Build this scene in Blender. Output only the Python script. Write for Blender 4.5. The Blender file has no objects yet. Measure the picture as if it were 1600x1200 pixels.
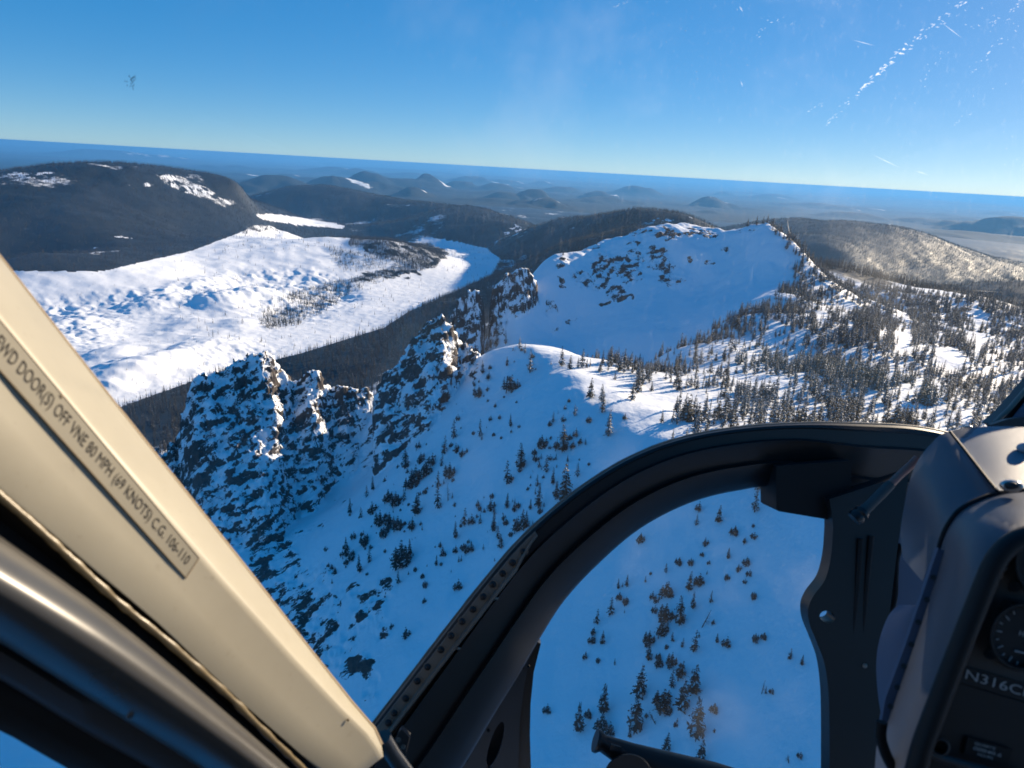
import bpy, bmesh, math, random
import numpy as np
from mathutils import Vector, Matrix

sc = bpy.context.scene
# ------------------------------------------------------------------ camera
F_PX = 1109.0                        # focal length in pixels of the 1600 px photograph
PITCH = math.radians(16.9)
ROLL = math.radians(3.23)
c_f = np.array([0, math.cos(PITCH), -math.sin(PITCH)])
_u0 = np.array([0, math.sin(PITCH), math.cos(PITCH)])
_r0 = np.array([1.0, 0, 0])
c_r = math.cos(ROLL) * _r0 + math.sin(ROLL) * _u0
c_u = math.cos(ROLL) * _u0 - math.sin(ROLL) * _r0
cam_data = bpy.data.cameras.new('camera')
cam = bpy.data.objects.new('camera', cam_data)
sc.collection.objects.link(cam)
cam.matrix_world = Matrix(((c_r[0], c_u[0], -c_f[0], 0), (c_r[1], c_u[1], -c_f[1], 0),
                           (c_r[2], c_u[2], -c_f[2], 0), (0, 0, 0, 1)))
cam_data.sensor_fit = 'HORIZONTAL'
cam_data.sensor_width = 9.8
cam_data.lens = 9.8 * F_PX / 1600.0
cam_data.clip_start = 0.02
cam_data.clip_end = 400000.0
cam_data.dof.use_dof = True
cam_data.dof.focus_distance = 3.0
cam_data.dof.aperture_fstop = 2.2
sc.camera = cam
# ------------------------------------------------------------------ sky, sun, exposure
SUN_AZ, SUN_EL = math.radians(52), math.radians(18.5)
world = bpy.data.worlds.new('World')
sc.world = world
world.use_nodes = True
wn, wl = world.node_tree.nodes, world.node_tree.links
wn.clear()
sky = wn.new('ShaderNodeTexSky')
sky.sky_type = 'NISHITA'
sky.sun_disc = False
sky.sun_elevation = SUN_EL
sky.sun_rotation = SUN_AZ
sky.altitude = 2400
sky.air_density = 0.75
sky.dust_density = 1.0
sky.ozone_density = 4.0
hs = wn.new('ShaderNodeHueSaturation')          # the phone's vivid colour, the same over the whole sky
hs.inputs['Saturation'].default_value = 1.95
gm = wn.new('ShaderNodeGamma')
gm.inputs['Gamma'].default_value = 0.44
tn = wn.new('ShaderNodeMix'); tn.data_type = 'RGBA'; tn.blend_type = 'MULTIPLY'
tn.inputs[0].default_value = 1.0
tn.inputs[7].default_value = (0.78, 0.96, 1.08, 1)
bg = wn.new('ShaderNodeBackground')
bg.inputs['Strength'].default_value = 0.15
wo = wn.new('ShaderNodeOutputWorld')
wl.new(sky.outputs[0], gm.inputs['Color'])
wl.new(gm.outputs[0], hs.inputs['Color'])
wl.new(hs.outputs[0], tn.inputs[6])
wl.new(tn.outputs[2], bg.inputs['Color'])
wl.new(bg.outputs[0], wo.inputs['Surface'])
sun_d = bpy.data.lights.new('sun', 'SUN')
sun_d.energy = 4.6
sun_d.angle = math.radians(0.5)
sun_d.color = (1.0, 0.82, 0.60)
sun = bpy.data.objects.new('sun', sun_d)
sc.collection.objects.link(sun)
sun_dir = np.array([math.sin(SUN_AZ) * math.cos(SUN_EL), math.cos(SUN_AZ) * math.cos(SUN_EL), math.sin(SUN_EL)])
sun.rotation_euler = Vector(-sun_dir).to_track_quat('-Z', 'Y').to_euler()
sc.view_settings.view_transform = 'Standard'
sc.view_settings.look = 'None'
sc.view_settings.gamma = 1.0
sc.view_settings.exposure = 1.1
sc.cycles.use_denoising = True
sc.cycles.max_bounces = 8
sc.cycles.transparent_max_bounces = 8
sc.cycles.volume_bounces = 1

HAZE_DENSITY = 2.6e-5
rng = np.random.default_rng(7)
random.seed(7)
C = sc.collection

# ------------------------------------------------------------------ helpers
def ray(u, v):
    """unit-depth direction of a photograph pixel in world space (camera stands at the origin)"""
    return c_f + (u - 800) / F_PX * c_r - (v - 600) / F_PX * c_u

def hray(u, v):
    d = ray(u, v)
    return d / math.hypot(d[0], d[1])

def project(p):
    p = np.asarray(p)
    z = p @ c_f
    z = np.where(np.abs(z) < 1e-6, 1e-6, z)
    return 800 + F_PX * (p @ c_r) / z, 600 - F_PX * (p @ c_u) / z, z

def tag(o, label=None, cat=None, group=None, kind=None):
    if label: o['label'] = label
    if cat: o['category'] = cat
    if group: o['group'] = group
    if kind: o['kind'] = kind
    return o

def sstep(a, b, x):
    t = np.clip((x - a) / (b - a), 0, 1)
    return t * t * (3 - 2 * t)

_perm = rng.permutation(4096).astype(np.int64)
_ang = rng.uniform(0, 2 * np.pi, 4096)
_gx, _gy = np.cos(_ang), np.sin(_ang)
_g3 = rng.normal(size=(4096, 3)); _g3 /= np.linalg.norm(_g3, axis=1)[:, None]

def _h2(i, j):
    return _perm[(_perm[i & 4095] + j) & 4095]

def noise2(x, y):
    i, j = np.floor(x).astype(np.int64), np.floor(y).astype(np.int64)
    fx, fy = x - i, y - j
    ux, uy = fx * fx * fx * (fx * (fx * 6 - 15) + 10), fy * fy * fy * (fy * (fy * 6 - 15) + 10)
    def g(a, b):
        h = _h2(i + a, j + b)
        return _gx[h] * (fx - a) + _gy[h] * (fy - b)
    n0 = g(0, 0) * (1 - ux) + g(1, 0) * ux
    n1 = g(0, 1) * (1 - ux) + g(1, 1) * ux
    return (n0 * (1 - uy) + n1 * uy) * 1.5

def noise3(x, y, z):
    i, j, k = (np.floor(a).astype(np.int64) for a in (x, y, z))
    fx, fy, fz = x - i, y - j, z - k
    ux, uy, uz = (a * a * (3 - 2 * a) for a in (fx, fy, fz))
    def g(a, b, c):
        h = _perm[(_h2(i + a, j + b) + k + c) & 4095]
        v = _g3[h]
        return v[:, 0] * (fx - a) + v[:, 1] * (fy - b) + v[:, 2] * (fz - c)
    def lerp(a, b, t): return a + (b - a) * t
    y0 = lerp(lerp(g(0, 0, 0), g(1, 0, 0), ux), lerp(g(0, 1, 0), g(1, 1, 0), ux), uy)
    y1 = lerp(lerp(g(0, 0, 1), g(1, 0, 1), ux), lerp(g(0, 1, 1), g(1, 1, 1), ux), uy)
    return lerp(y0, y1, uz) * 1.6

def fbm2(x, y, wl, octv=4, gain=0.5):
    s, a = 0, 1.0
    f = 1.0 / wl
    for o in range(octv):
        s = s + a * noise2(x * f + 17.3 * o, y * f - 9.1 * o)
        a *= gain; f *= 2.03
    return s

def fbm3(p, wl, octv=3, gain=0.5):
    s, a = 0, 1.0
    f = 1.0 / wl
    for o in range(octv):
        s = s + a * noise3(p[:, 0] * f + 5.7 * o, p[:, 1] * f + 3.1 * o, p[:, 2] * f)
        a *= gain; f *= 2.03
    return s

def in_poly(u, v, poly):
    inside = np.zeros(u.shape, bool)
    n = len(poly)
    for a in range(n):
        x0, y0 = poly[a]; x1, y1 = poly[(a + 1) % n]
        if y0 == y1: continue
        c = ((y0 > v) != (y1 > v)) & (u < (x1 - x0) * (v - y0) / (y1 - y0) + x0)
        inside ^= c
    return inside

def mesh_np(name, co, quads, mats, smooth=True, attrs=None, tris=None):
    me = bpy.data.meshes.new(name)
    nq = len(quads); nt = 0 if tris is None else len(tris)
    me.vertices.add(len(co)); me.vertices.foreach_set('co', np.ascontiguousarray(co, dtype=np.float32).ravel())
    loops = np.asarray(quads, dtype=np.int32).ravel()
    starts = np.arange(nq, dtype=np.int32) * 4
    if nt:
        starts = np.concatenate([starts, nq * 4 + np.arange(nt, dtype=np.int32) * 3])
        loops = np.concatenate([loops, np.asarray(tris, dtype=np.int32).ravel()])
    me.loops.add(len(loops)); me.loops.foreach_set('vertex_index', loops)
    me.polygons.add(nq + nt)
    me.polygons.foreach_set('loop_start', starts)
    if smooth: me.polygons.foreach_set('use_smooth', np.ones(nq + nt, dtype=bool))
    for m in mats: me.materials.append(m)
    if attrs:
        for k, a in attrs.items():
            at = me.attributes.new(k, 'FLOAT', 'POINT')
            at.data.foreach_set('value', np.ascontiguousarray(a, dtype=np.float32))
    me.update(calc_edges=True)
    return me

def link(name, me, parent=None):
    o = bpy.data.objects.new(name, me)
    C.objects.link(o)
    if parent is not None:
        o.parent = parent
        o.matrix_parent_inverse = parent.matrix_world.inverted() if not parent.get('_id') else Matrix()
    return o

# ------------------------------------------------------------------ materials
class NT:
    """small node-tree writer"""
    def __init__(s, name):
        s.m = bpy.data.materials.new(name); s.m.use_nodes = True
        s.t = s.m.node_tree; s.t.nodes.clear()
        s.out = s.t.nodes.new('ShaderNodeOutputMaterial')
    def n(s, typ, **kw):
        nd = s.t.nodes.new('ShaderNode' + typ)
        for k, v in kw.items():
            if k.startswith('i_'):
                key = k[2:].replace('_', ' ')
                nd.inputs[key].default_value = v
            else: setattr(nd, k, v)
        return nd
    def l(s, a, b): s.t.links.new(a, b)
    def math(s, op, a, b=None, clamp=False):
        nd = s.t.nodes.new('ShaderNodeMath'); nd.operation = op; nd.use_clamp = clamp
        for i, x in enumerate((a, b)):
            if x is None: continue
            if isinstance(x, (int, float)): nd.inputs[i].default_value = x
            else: s.l(x, nd.inputs[i])
        return nd.outputs[0]
    def ramp(s, x, a, b):
        nd = s.t.nodes.new('ShaderNodeMapRange'); nd.interpolation_type = 'SMOOTHSTEP'
        nd.inputs[1].default_value = a; nd.inputs[2].default_value = b
        s.l(x, nd.inputs[0]); return nd.outputs[0]
    def mix(s, f, a, b):
        nd = s.t.nodes.new('ShaderNodeMix'); nd.data_type = 'RGBA'
        for idx, x in ((0, f), (6, a), (7, b)):
            if isinstance(x, (int, float)): nd.inputs[idx].default_value = x
            elif isinstance(x, tuple): nd.inputs[idx].default_value = (*x, 1)
            else: s.l(x, nd.inputs[idx])
        return nd.outputs[2]
    def noise(s, scale, detail=3, rough=0.5, vec=None, typ=None):
        nd = s.t.nodes.new('ShaderNodeTexNoise')
        nd.inputs['Scale'].default_value = scale; nd.inputs['Detail'].default_value = detail
        nd.inputs['Roughness'].default_value = rough
        if vec is not None: s.l(vec, nd.inputs['Vector'])
        return nd.outputs['Fac']
    def pos(s):
        return s.n('NewGeometry').outputs['Position']
    def bsdf(s, col, rough=0.6, metal=0.0, spec=0.5, bump=None, bstr=0.3, bdist=0.02):
        b = s.n('BsdfPrincipled')
        if isinstance(col, tuple): b.inputs['Base Color'].default_value = (*col, 1)
        else: s.l(col, b.inputs['Base Color'])
        if isinstance(rough, (int, float)): b.inputs['Roughness'].default_value = rough
        else: s.l(rough, b.inputs['Roughness'])
        b.inputs['Metallic'].default_value = metal
        b.inputs['Specular IOR Level'].default_value = spec
        if bump is not None:
            bn = s.n('Bump'); bn.inputs['Strength'].default_value = bstr; bn.inputs['Distance'].default_value = bdist
            s.l(bump, bn.inputs['Height']); s.l(bn.outputs[0], b.inputs['Normal'])
        s.l(b.outputs[0], s.out.inputs[0])
        return b

SNOW = (0.86, 0.89, 0.92)
def mat_ground():
    t = NT('snow_rock_ground')
    pos = t.pos()
    rock = t.n('Attribute', attribute_name='rock').outputs['Fac']
    forest = t.n('Attribute', attribute_name='forest').outputs['Fac']
    mp = t.n('Mapping'); mp.inputs['Rotation'].default_value = (0.0, math.radians(36), 0.0)
    t.l(pos, mp.inputs['Vector'])
    mp2 = t.n('Mapping'); mp2.inputs['Scale'].default_value = (0.5, 0.8, 1.5)
    t.l(mp.outputs[0], mp2.inputs['Vector'])
    f1 = t.noise(0.8, 5, 0.68, mp2.outputs[0])
    f2 = t.noise(0.12, 3, 0.5, pos)
    k = t.math('ADD', rock, t.math('MULTIPLY', t.math('SUBTRACT', f1, 0.5), 0.95))
    rk = t.ramp(k, 0.46, 0.56)
    rc = t.mix(f2, (0.03, 0.027, 0.026), (0.13, 0.105, 0.09))
    rc = t.mix(t.ramp(f1, 0.4, 0.7), rc, (0.055, 0.05, 0.047))
    sn = t.mix(f2, SNOW, (0.88, 0.90, 0.93))
    # far forest floor: dark needles with snow between the crowns
    f3 = t.noise(0.02, 5, 0.7, pos)
    f4 = t.noise(0.0035, 4, 0.6, pos)
    kf = t.math('ADD', forest, t.math('MULTIPLY', t.math('SUBTRACT', t.math('ADD', f3, t.math('MULTIPLY', f4, 0.9)), 0.98), 0.9))
    fk = t.ramp(kf, 0.38, 0.62)
    fc = t.mix(f3, (0.012, 0.015, 0.013), (0.026, 0.027, 0.023))
    col = t.mix(rk, sn, rc)
    col = t.mix(fk, col, fc)
    b1 = t.noise(0.35, 4, 0.55, pos)
    b2 = t.noise(1.6, 3, 0.6, pos)
    b3 = t.noise(0.055, 5, 0.62, pos)
    h = t.math('ADD', t.math('ADD', t.math('MULTIPLY', b1, 0.8), t.math('MULTIPLY', b3, 3.0)), t.math('MULTIPLY', b2, t.math('ADD', 0.12, t.math('MULTIPLY', rk, 0.8))))
    rough = t.math('ADD', 0.55, t.math('MULTIPLY', rk, 0.35))
    t.bsdf(col, rough, 0, 0.25, h, 0.5, 0.7)
    return t.m
def mat_plain():
    t = NT('far_plain_ground')
    pos = t.pos()
    n1 = t.noise(0.00022, 5, 0.6, pos)
    n2 = t.noise(0.0011, 4, 0.65, pos)
    mp = t.n('Mapping'); mp.inputs['Scale'].default_value = (0.00003, 0.00012, 0.0)
    t.l(pos, mp.inputs['Vector'])
    n3 = t.noise(1.0, 4, 0.6, mp.outputs[0])
    snow = t.n('Attribute', attribute_name='snow').outputs['Fac']
    sage = t.mix(n2, (0.035, 0.04, 0.036), (0.075, 0.07, 0.055))
    dark = t.mix(n2, (0.012, 0.017, 0.016), (0.022, 0.027, 0.024))
    far = t.n('Attribute', attribute_name='open').outputs['Fac']
    k = t.ramp(t.math('ADD', t.math('ADD', n1, t.math('MULTIPLY', n3, 0.5)), far), 0.92, 1.12)
    col = t.mix(k, dark, sage)
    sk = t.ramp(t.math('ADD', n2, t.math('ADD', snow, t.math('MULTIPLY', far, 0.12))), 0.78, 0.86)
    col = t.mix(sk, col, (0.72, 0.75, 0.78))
    t.bsdf(col, 0.9, 0, 0.1)
    return t.m
M_GROUND = mat_ground()
M_PLAIN = mat_plain()
# ------------------------------------------------------------------ terrain: heights from surveyed points
cps = []
def add_xyz(x, y, z): cps.append((math.atan2(x, y), math.log(math.hypot(x, y)), z))
def add_r(u, v, r):
    d = hray(u, v); cps.append((math.atan2(d[0], d[1]), math.log(r), r * d[2]))
def add_z(u, v, z):
    d = hray(u, v); cps.append((math.atan2(d[0], d[1]), math.log(z / d[2]), z))
def add_azr(azd, r, z): cps.append((math.radians(azd), math.log(r), z))
PA, PD, PS = np.array([12.0, 420.0]), np.array([-0.95, -0.31]), 0.75
def plane_r(u, v):
    d = hray(u, v)
    return (-105 + PS * (PA @ PD)) / (d[2] + PS * (d[:2] @ PD))
# the shaded face, falling left from the ridge crest
for u, v in [(830,545),(880,580),(930,625),(990,685),(1130,765),(1295,825),(745,562),(700,660),(790,600),(560,800),(700,800),
             (900,700),(1050,1000),(1250,1150),(850,1150),(560,1000),(430,950),(650,1100),(800,800),(640,900),(1150,900),
             (480,860),(960,820),(1290,1000)]:
    add_r(u, v, plane_r(u, v))
for azd in (-55, -30, 0, 30, 55):
    for r in (20, 60, 110):
        x, y = r * math.sin(math.radians(azd)), r * math.cos(math.radians(azd))
        add_azr(azd, r, -105 - PS * ((np.array([x, y]) - PA) @ PD))
# gully between the spur and the crags
for u, v, r in [(640,632,482),(590,690,468),(540,740,462),(480,775,456),(420,800,458),(350,830,455),(310,850,450),(380,880,392),(240,800,540)]:
    add_r(u, v, r)
# ground behind the crags, falling to the basin
for azd, pts in {-30: [(500,-250),(620,-300),(850,-380),(1100,-435),(1400,-470)],
                 -20: [(520,-200),(620,-262),(820,-345),(1020,-402),(1300,-445),(1650,-478)],
                 -10: [(480,-160),(560,-215),(800,-322),(1100,-385),(1400,-412),(2050,-474)],
                 -3: [(530,-172),(640,-205),(770,-225),(900,-290),(1050,-340),(1500,-395),(2350,-442),(3000,-470)],
                 3: [(1030,-205),(1350,-300),(2500,-405),(3300,-440)],
                 8: [(1130,-165),(1500,-262),(2300,-330)],
                 13: [(1200,-145),(2000,-255),(3000,-340)],
                 20: [(1250,-130),(2500,-290),(4000,-400)],
                 28: [(1500,-190),(2500,-320),(4200,-430)],
                 36: [(1300,-200),(2000,-300),(4000,-430),(7000,-520)],
                 55: [(300,-110),(1000,-150),(3000,-360),(7000,-520)],
                 -55: [(220,-270),(400,-370),(700,-440),(1500,-480),(3500,-380),(7000,-520)],
                 -42: [(300,-300),(600,-350),(900,-420),(1300,-475),(2000,-480)]}.items():
    for r, z in pts: add_azr(azd, r, z)
# bowl rim and bowl
for u, v, r in [(800,470,800),(850,408,885),(900,392,925),(960,372,950),(1040,352,965),(1100,356,965),(1150,360,955),(1200,350,930),(1228,380,890),
                (1238,425,850),(1200,467,740),(1120,512,640),(1050,547,525),
                (1000,450,840),(970,520,760),(950,548,735),(900,500,800),(860,520,775),(1100,450,850),(1180,430,850),(1120,500,760),(1050,535,730),
                (800,540,700),(930,420,880),(1050,400,900),(1150,400,895),(1195,455,805)]:
    add_r(u, v, r)
for azd, r, z in [(5.5,640,-200),(8,660,-204),(11,640,-190),(14,670,-182),(3,620,-190),(17,705,-158),(5.5,520,-152),(9,500,-148),(12,590,-168),(0,600,-190)]:
    add_azr(azd, r, z)
# sunlit plateau on the right
for u, v, z in [(1000,610,-109),(1100,640,-108),(1200,560,-117),(1300,560,-117),(1300,650,-108),(1400,600,-111),(1400,520,-120),
                (1300,480,-120),(1260,440,-116),(1290,415,-124),(1400,465,-135),(1500,510,-136),(1500,570,-119),(1590,490,-160),
                (1590,610,-124),(1350,440,-130),(1500,455,-180),(1590,440,-230),(940,590,-107),(1060,580,-114)]:
    add_z(u, v, z)
# basin floor with its hummocks, the frozen lake, and the hills around them
for u, v in [(150,600),(250,540),(100,480),(300,480),(50,430),(400,450),(550,450),(650,440),(755,398),(700,384),(600,500),(480,530),
             (420,338),(520,352),(640,378)]:
    add_z(u, v, -480)
for u, v, r in [(460,368,3500),(400,372,3400),(540,388,3300),(330,395,3150),(620,380,3400),(200,420,2750)]:
    add_r(u, v, r)
add_azr(-17, 4200, -474); add_azr(-8, 4300, -476)
for u, v, r in [(-120,288,4400),(0,272,4500),(100,266,4500),(200,268,4500),(300,281,4600),(380,298,4700),(100,350,3500),(300,360,3700),
                (200,390,3100),(60,395,3000),(400,328,4700)]:
    add_r(u, v, r)
for azd in (-40, -32, -25, -20): add_azr(azd, 6000, -380); add_azr(azd, 8500, -560)
for u, v, r in [(360,318,7000),(430,299,7000),(500,291,7000),(580,300,6900),(650,314,6600),(450,333,5900),(600,343,5700),(540,325,6300),
                (700,322,6100),(740,325,5600),(800,338,5000),(870,348,4200),(930,351,3500),(700,358,4700),(800,372,4000),(880,385,3100),
                (790,402,3650),(1000,352,2700),(1080,343,3400),(1265,345,6000),(1320,360,5900),(1370,355,5700),(1430,372,5000),(1300,388,4200)]:
    add_r(u, v, r)
for azd, z in ((-12, -560), (-5, -560), (2, -570), (8, -570), (15, -560), (25, -570), (33, -560)):
    add_azr(azd, 9000, z)
add_azr(33, 4800, -425); add_azr(33, 7000, -510); add_azr(36, 5500, -455); add_azr(33, 3000, -350);
add_azr(2, 5600, -500); add_azr(8, 4800, -500); add_azr(-4, 7000, -520)
for azd in range(-55, 56, 11): add_azr(azd, 12500, -625)
cp = np.array(cps)
def _tpsU(d2): return 0.5 * d2 * np.log(d2 + 1e-12)
_n = len(cp)
_K = _tpsU((cp[:, None, 0] - cp[None, :, 0])**2 + (cp[:, None, 1] - cp[None, :, 1])**2) + 1e-6 * np.eye(_n)
_P = np.column_stack([np.ones(_n), cp[:, :2]])
_A = np.zeros((_n + 3, _n + 3)); _A[:_n, :_n] = _K; _A[:_n, _n:] = _P; _A[_n:, :_n] = _P.T
_w = np.linalg.solve(_A, np.concatenate([cp[:, 2], np.zeros(3)]))
def tps(az, lr):
    out = _w[_n] + _w[_n + 1] * az + _w[_n + 2] * lr
    for i in range(_n):
        out += _w[i] * _tpsU((az - cp[i, 0])**2 + (lr - cp[i, 1])**2)
    return out
# crags: crest lines along which rock stands above the smooth ground (pixel, pixel, range)
CRAGS = [
    dict(pts=[(150,800),(205,752),(238,716),(258,712),(275,700),(286,650),(300,602),(335,582),(372,566),(400,553),(425,556),(440,580),(458,602),(470,592),(484,579),(497,584),(508,602),
              (522,613),(538,607),(556,604),(575,612),(592,640)], r=497, sf=1.25, sb=2.6, jag=3.2),
    dict(pts=[(584,622),(600,592),(622,566),(640,545),(655,520),(672,500),(690,496),(704,506),(714,530),(735,548),(752,562)], r=447, sf=1.5, sb=2.6, jag=3),
    dict(pts=[(704,505),(714,474),(728,462),(743,452),(753,466),(758,520)], r=785, sf=2.2, sb=3.0, jag=4),
    dict(pts=[(764,510),(769,462),(780,442),(800,426),(822,416),(833,428),(840,455),(848,492)], r=800, sf=2.0, sb=2.6, jag=4),
]
for c in CRAGS:
    a = []
    for u, v in c['pts']:
        d = hray(u, v); a.append((math.atan2(d[0], d[1]), c['r'] * d[2]))
    c['az'], c['z'] = np.array(a).T

def far_profile(r):
    return np.interp(np.log(r), np.log([9000, 14000, 25000, 50000, 90000, 200000]), [-570, -650, -800, -940, -990, -1000])

MOUNDS = []
for u, v, mr, mh in [(405,466,75,30),(350,478,60,22),(372,505,55,16),(300,505,50,13),(460,368,150,20),(270,570,60,20),(215,585,55,16),(330,545,70,14),(180,555,50,14),(150,600,50,16),
                     (520,392,90,16),(420,380,80,15),(110,500,60,12),(235,480,55,10),(600,412,70,10),(700,400,60,7),(560,480,60,6),(450,430,70,9)]:
    d = hray(u, v); rr_ = -480 / d[2]
    MOUNDS.append((d[0] * rr_, d[1] * rr_, mr * 1.25, mh * 1.35))
def height(x, y):
    """ground height, crag id (0 = none), crag strength"""
    az = np.arctan2(x, y); r = np.hypot(x, y) + 1e-6
    azc = np.clip(az, -math.radians(56), math.radians(56))
    z = tps(azc, np.log(np.clip(r, 15, 12500)))
    back = sstep(math.radians(80), math.radians(180), np.abs(az))
    z = z * (1 - back) - 230 * back
    near = 1 - sstep(900, 1500, r)
    basin = sstep(1250, 1600, r) * (1 - sstep(4300, 5000, r)) * sstep(-425, -458, z)
    lake = sstep(4500, 4800, r) * (1 - sstep(5500, 5900, r)) * sstep(-455, -470, z)
    hills = sstep(1400, 2600, r) * (1 - basin) * (1 - lake)
    n60 = fbm2(x, y, 70, 3)
    z = z + near * sstep(800, 900, r) * sstep(0.02, 0.06, az) * 3.2 * fbm2(x + 13, y, 34, 3)
    z = z + near * (2.2 * n60 + 0.5 * fbm2(x + 91, y, 17, 3)) * sstep(40, 150, r)
    # hummocks of the snowed-in lava flow: lobes and pressure ridges
    b1 = fbm2(x, y, 420, 3); b2 = fbm2(x * 1.0 + 300, y * 1.25, 150, 3)
    rid = 1 - np.abs(fbm2(x - 77, y + 50, 95, 3))
    flat = sstep(0.10, 0.45, fbm2(x + 900, y - 400, 900, 2) + 0.25)
    z = z + basin * (flat * (17 * b1 + 7 * b2 + 3 * (rid - 0.6)) + (3.0 * fbm2(x, y, 42, 2) + 2.8 * (np.maximum(0, 1 - 2.4 * np.abs(fbm2(x + 11, y * 1.2, 58, 3)))) + 1.6 * np.abs(fbm2(x, y + 200, 21, 2))) * (0.3 + flat))
    for mx, my, mr, mh in MOUNDS:
        q = ((x - mx) ** 2 + ((y - my) * 0.8) ** 2) / mr ** 2
        z = z + np.where(q < 6, mh * np.exp(-q * (1 + .5 * b2)), 0) * basin
    hl = fbm2(x, y, 900, 4)
    z = z + hills * 24 * hl * (0.4 + 0.6 * sstep(2000, 5000, r)) + hills * 6 * fbm2(x, y, 160, 3)
    far = sstep(8500, 12500, r)
    z = z * (1 - far) + (far_profile(np.clip(r, 9000, 2e5)) + 30 * fbm2(x, y, 4200, 4)) * far
    cid = np.zeros(z.shape, int); cst = np.zeros(z.shape)
    for i, c in enumerate(CRAGS):
        m = (az > c['az'][0] - 0.02) & (az < c['az'][-1] + 0.02) & (r > c['r'] - 130) & (r < c['r'] + 90)
        if not m.any(): continue
        xm, ym, rm = x[m], y[m], r[m]
        zc = np.interp(az[m], c['az'], c['z'], left=-999, right=-999)
        arc = az[m] * c['r']
        rr = rm + 8 * fbm2(xm, ym, 44, 3) + 5 * (np.abs(fbm2(xm + 7, ym, 19, 3)) - .3)
        d = rr - c['r']
        t_ = np.maximum(0, -d)
        zk = zc - c['sf'] * 1.3 * t_ / (1 + t_ / 170) - c['sb'] * np.maximum(0, d - 4)
        spike = (1 - np.abs(noise2(arc / 13.0 + 3.1, rm / 60.0))) ** 2.5
        spike2 = (1 - np.abs(noise2(arc / 5.0 - 8.1, rm / 22.0))) ** 2
        zk = zk + c['jag'] * (1.5 * (spike - .45) + .6 * (spike2 - .5)) * sstep(-60, -4, d)
        # ribs and ledges climbing to the right
        q = zk - 0.72 * arc + 5 * fbm2(xm, ym, 30, 2)
        zk = zk + 1.5 * (1 - 2 * np.abs(((q / 11.0) % 1.0) - .5)) * sstep(-3, -14, d)
        zk = zk + c['jag'] * .7 * fbm2(xm + 31, ym, 24, 4) * sstep(-2, -16, d)
        up = zk > z[m]
        zi = z[m]; diff = zk - zi
        zi = np.where(up, zk, zi); z[m] = zi
        cm = cid[m]; cm = np.where(up & (diff > 0.4), i + 1, cm); cid[m] = cm
        sm = cst[m]; sm = np.maximum(sm, sstep(-1.5, 3.0, diff)); cst[m] = sm
    return z, cid, cst

def hit(u, v, rmin=60, rmax=12000):
    """where the ray of a pixel meets the ground"""
    d = hray(u, v)
    r = np.exp(np.linspace(math.log(rmin), math.log(rmax), 1500))
    z, _, _ = height(d[0] * r, d[1] * r)
    s = d[2] * r - z
    k = np.argmax(s < 0)
    if s[k] >= 0: return None
    if k == 0: return None
    t = s[k - 1] / (s[k - 1] - s[k])
    rr = r[k - 1] + t * (r[k] - r[k - 1])
    zz, _, _ = height(np.array([d[0] * rr]), np.array([d[1] * rr]))
    return np.array([d[0] * rr, d[1] * rr, zz[0]])

# rock outcrops on the snow faces: (u, v, half width, half height, strength) as seen in the photograph
ROCKS = [(400,830,20,30,.5),(440,860,26,20,.5),(405,880,24,40,.55),(455,930,40,30,.5),(500,900,20,20,.4),(500,985,30,30,.5),(520,940,22,18,.4),(455,985,30,40,.52),(510,1030,30,24,.5),(545,1000,20,20,.42),(560,1040,30,20,.45),(330,840,24,26,.42),(350,800,26,20,.4),(1000,362,30,5,.5),(925,390,20,5,.45),(1090,362,20,6,.5),(1165,362,16,5,.4),(905,430,14,10,.42),(1060,440,10,14,.42),(990,400,16,8,.45),
         (1045,366,42,9,.62),(1000,385,28,10,.36),(1030,395,22,12,.5),(955,415,40,24,.55),(930,440,28,14,.5),(985,430,22,18,.42),(1040,425,16,30,.52),
         (1015,410,35,15,.4),(965,460,25,12,.5),(945,472,12,7,.5),(1110,368,18,5,.5),(1105,410,12,5,.5),(1140,388,12,5,.5),(1077,403,8,6,.5),(880,412,16,9,.45),
         (876,440,6,12,.5),(858,480,8,14,.45),(890,500,10,6,.4),(870,515,16,6,.3),(1130,475,10,6,.3),
         (720,565,14,10,.42),(738,575,12,8,.42),(700,575,14,8,.3),(760,600,12,5,.2),
         (415,850,14,45,.62),(425,890,26,22,.5),(450,880,30,16,.46),(430,930,34,30,.5),(470,905,26,22,.45),(480,955,26,34,.5),(475,1000,24,22,.52),
         (580,950,30,38,.55),(560,925,20,18,.4),(600,918,14,16,.5),(548,985,16,16,.45),(600,990,18,14,.4),(540,1050,26,18,.42),(580,1060,16,14,.35),(575,1085,18,12,.4),
         (300,720,50,60,.5),(310,790,50,40,.45),(265,770,30,40,.5),(600,690,14,22,.36),(585,680,20,30,.42),(570,710,25,40,.36),
         (1085,352,25,6,.2),(640,610,40,16,.35),(470,830,14,10,.3),(500,818,12,8,.3),(530,780,10,8,.3)]

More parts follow.
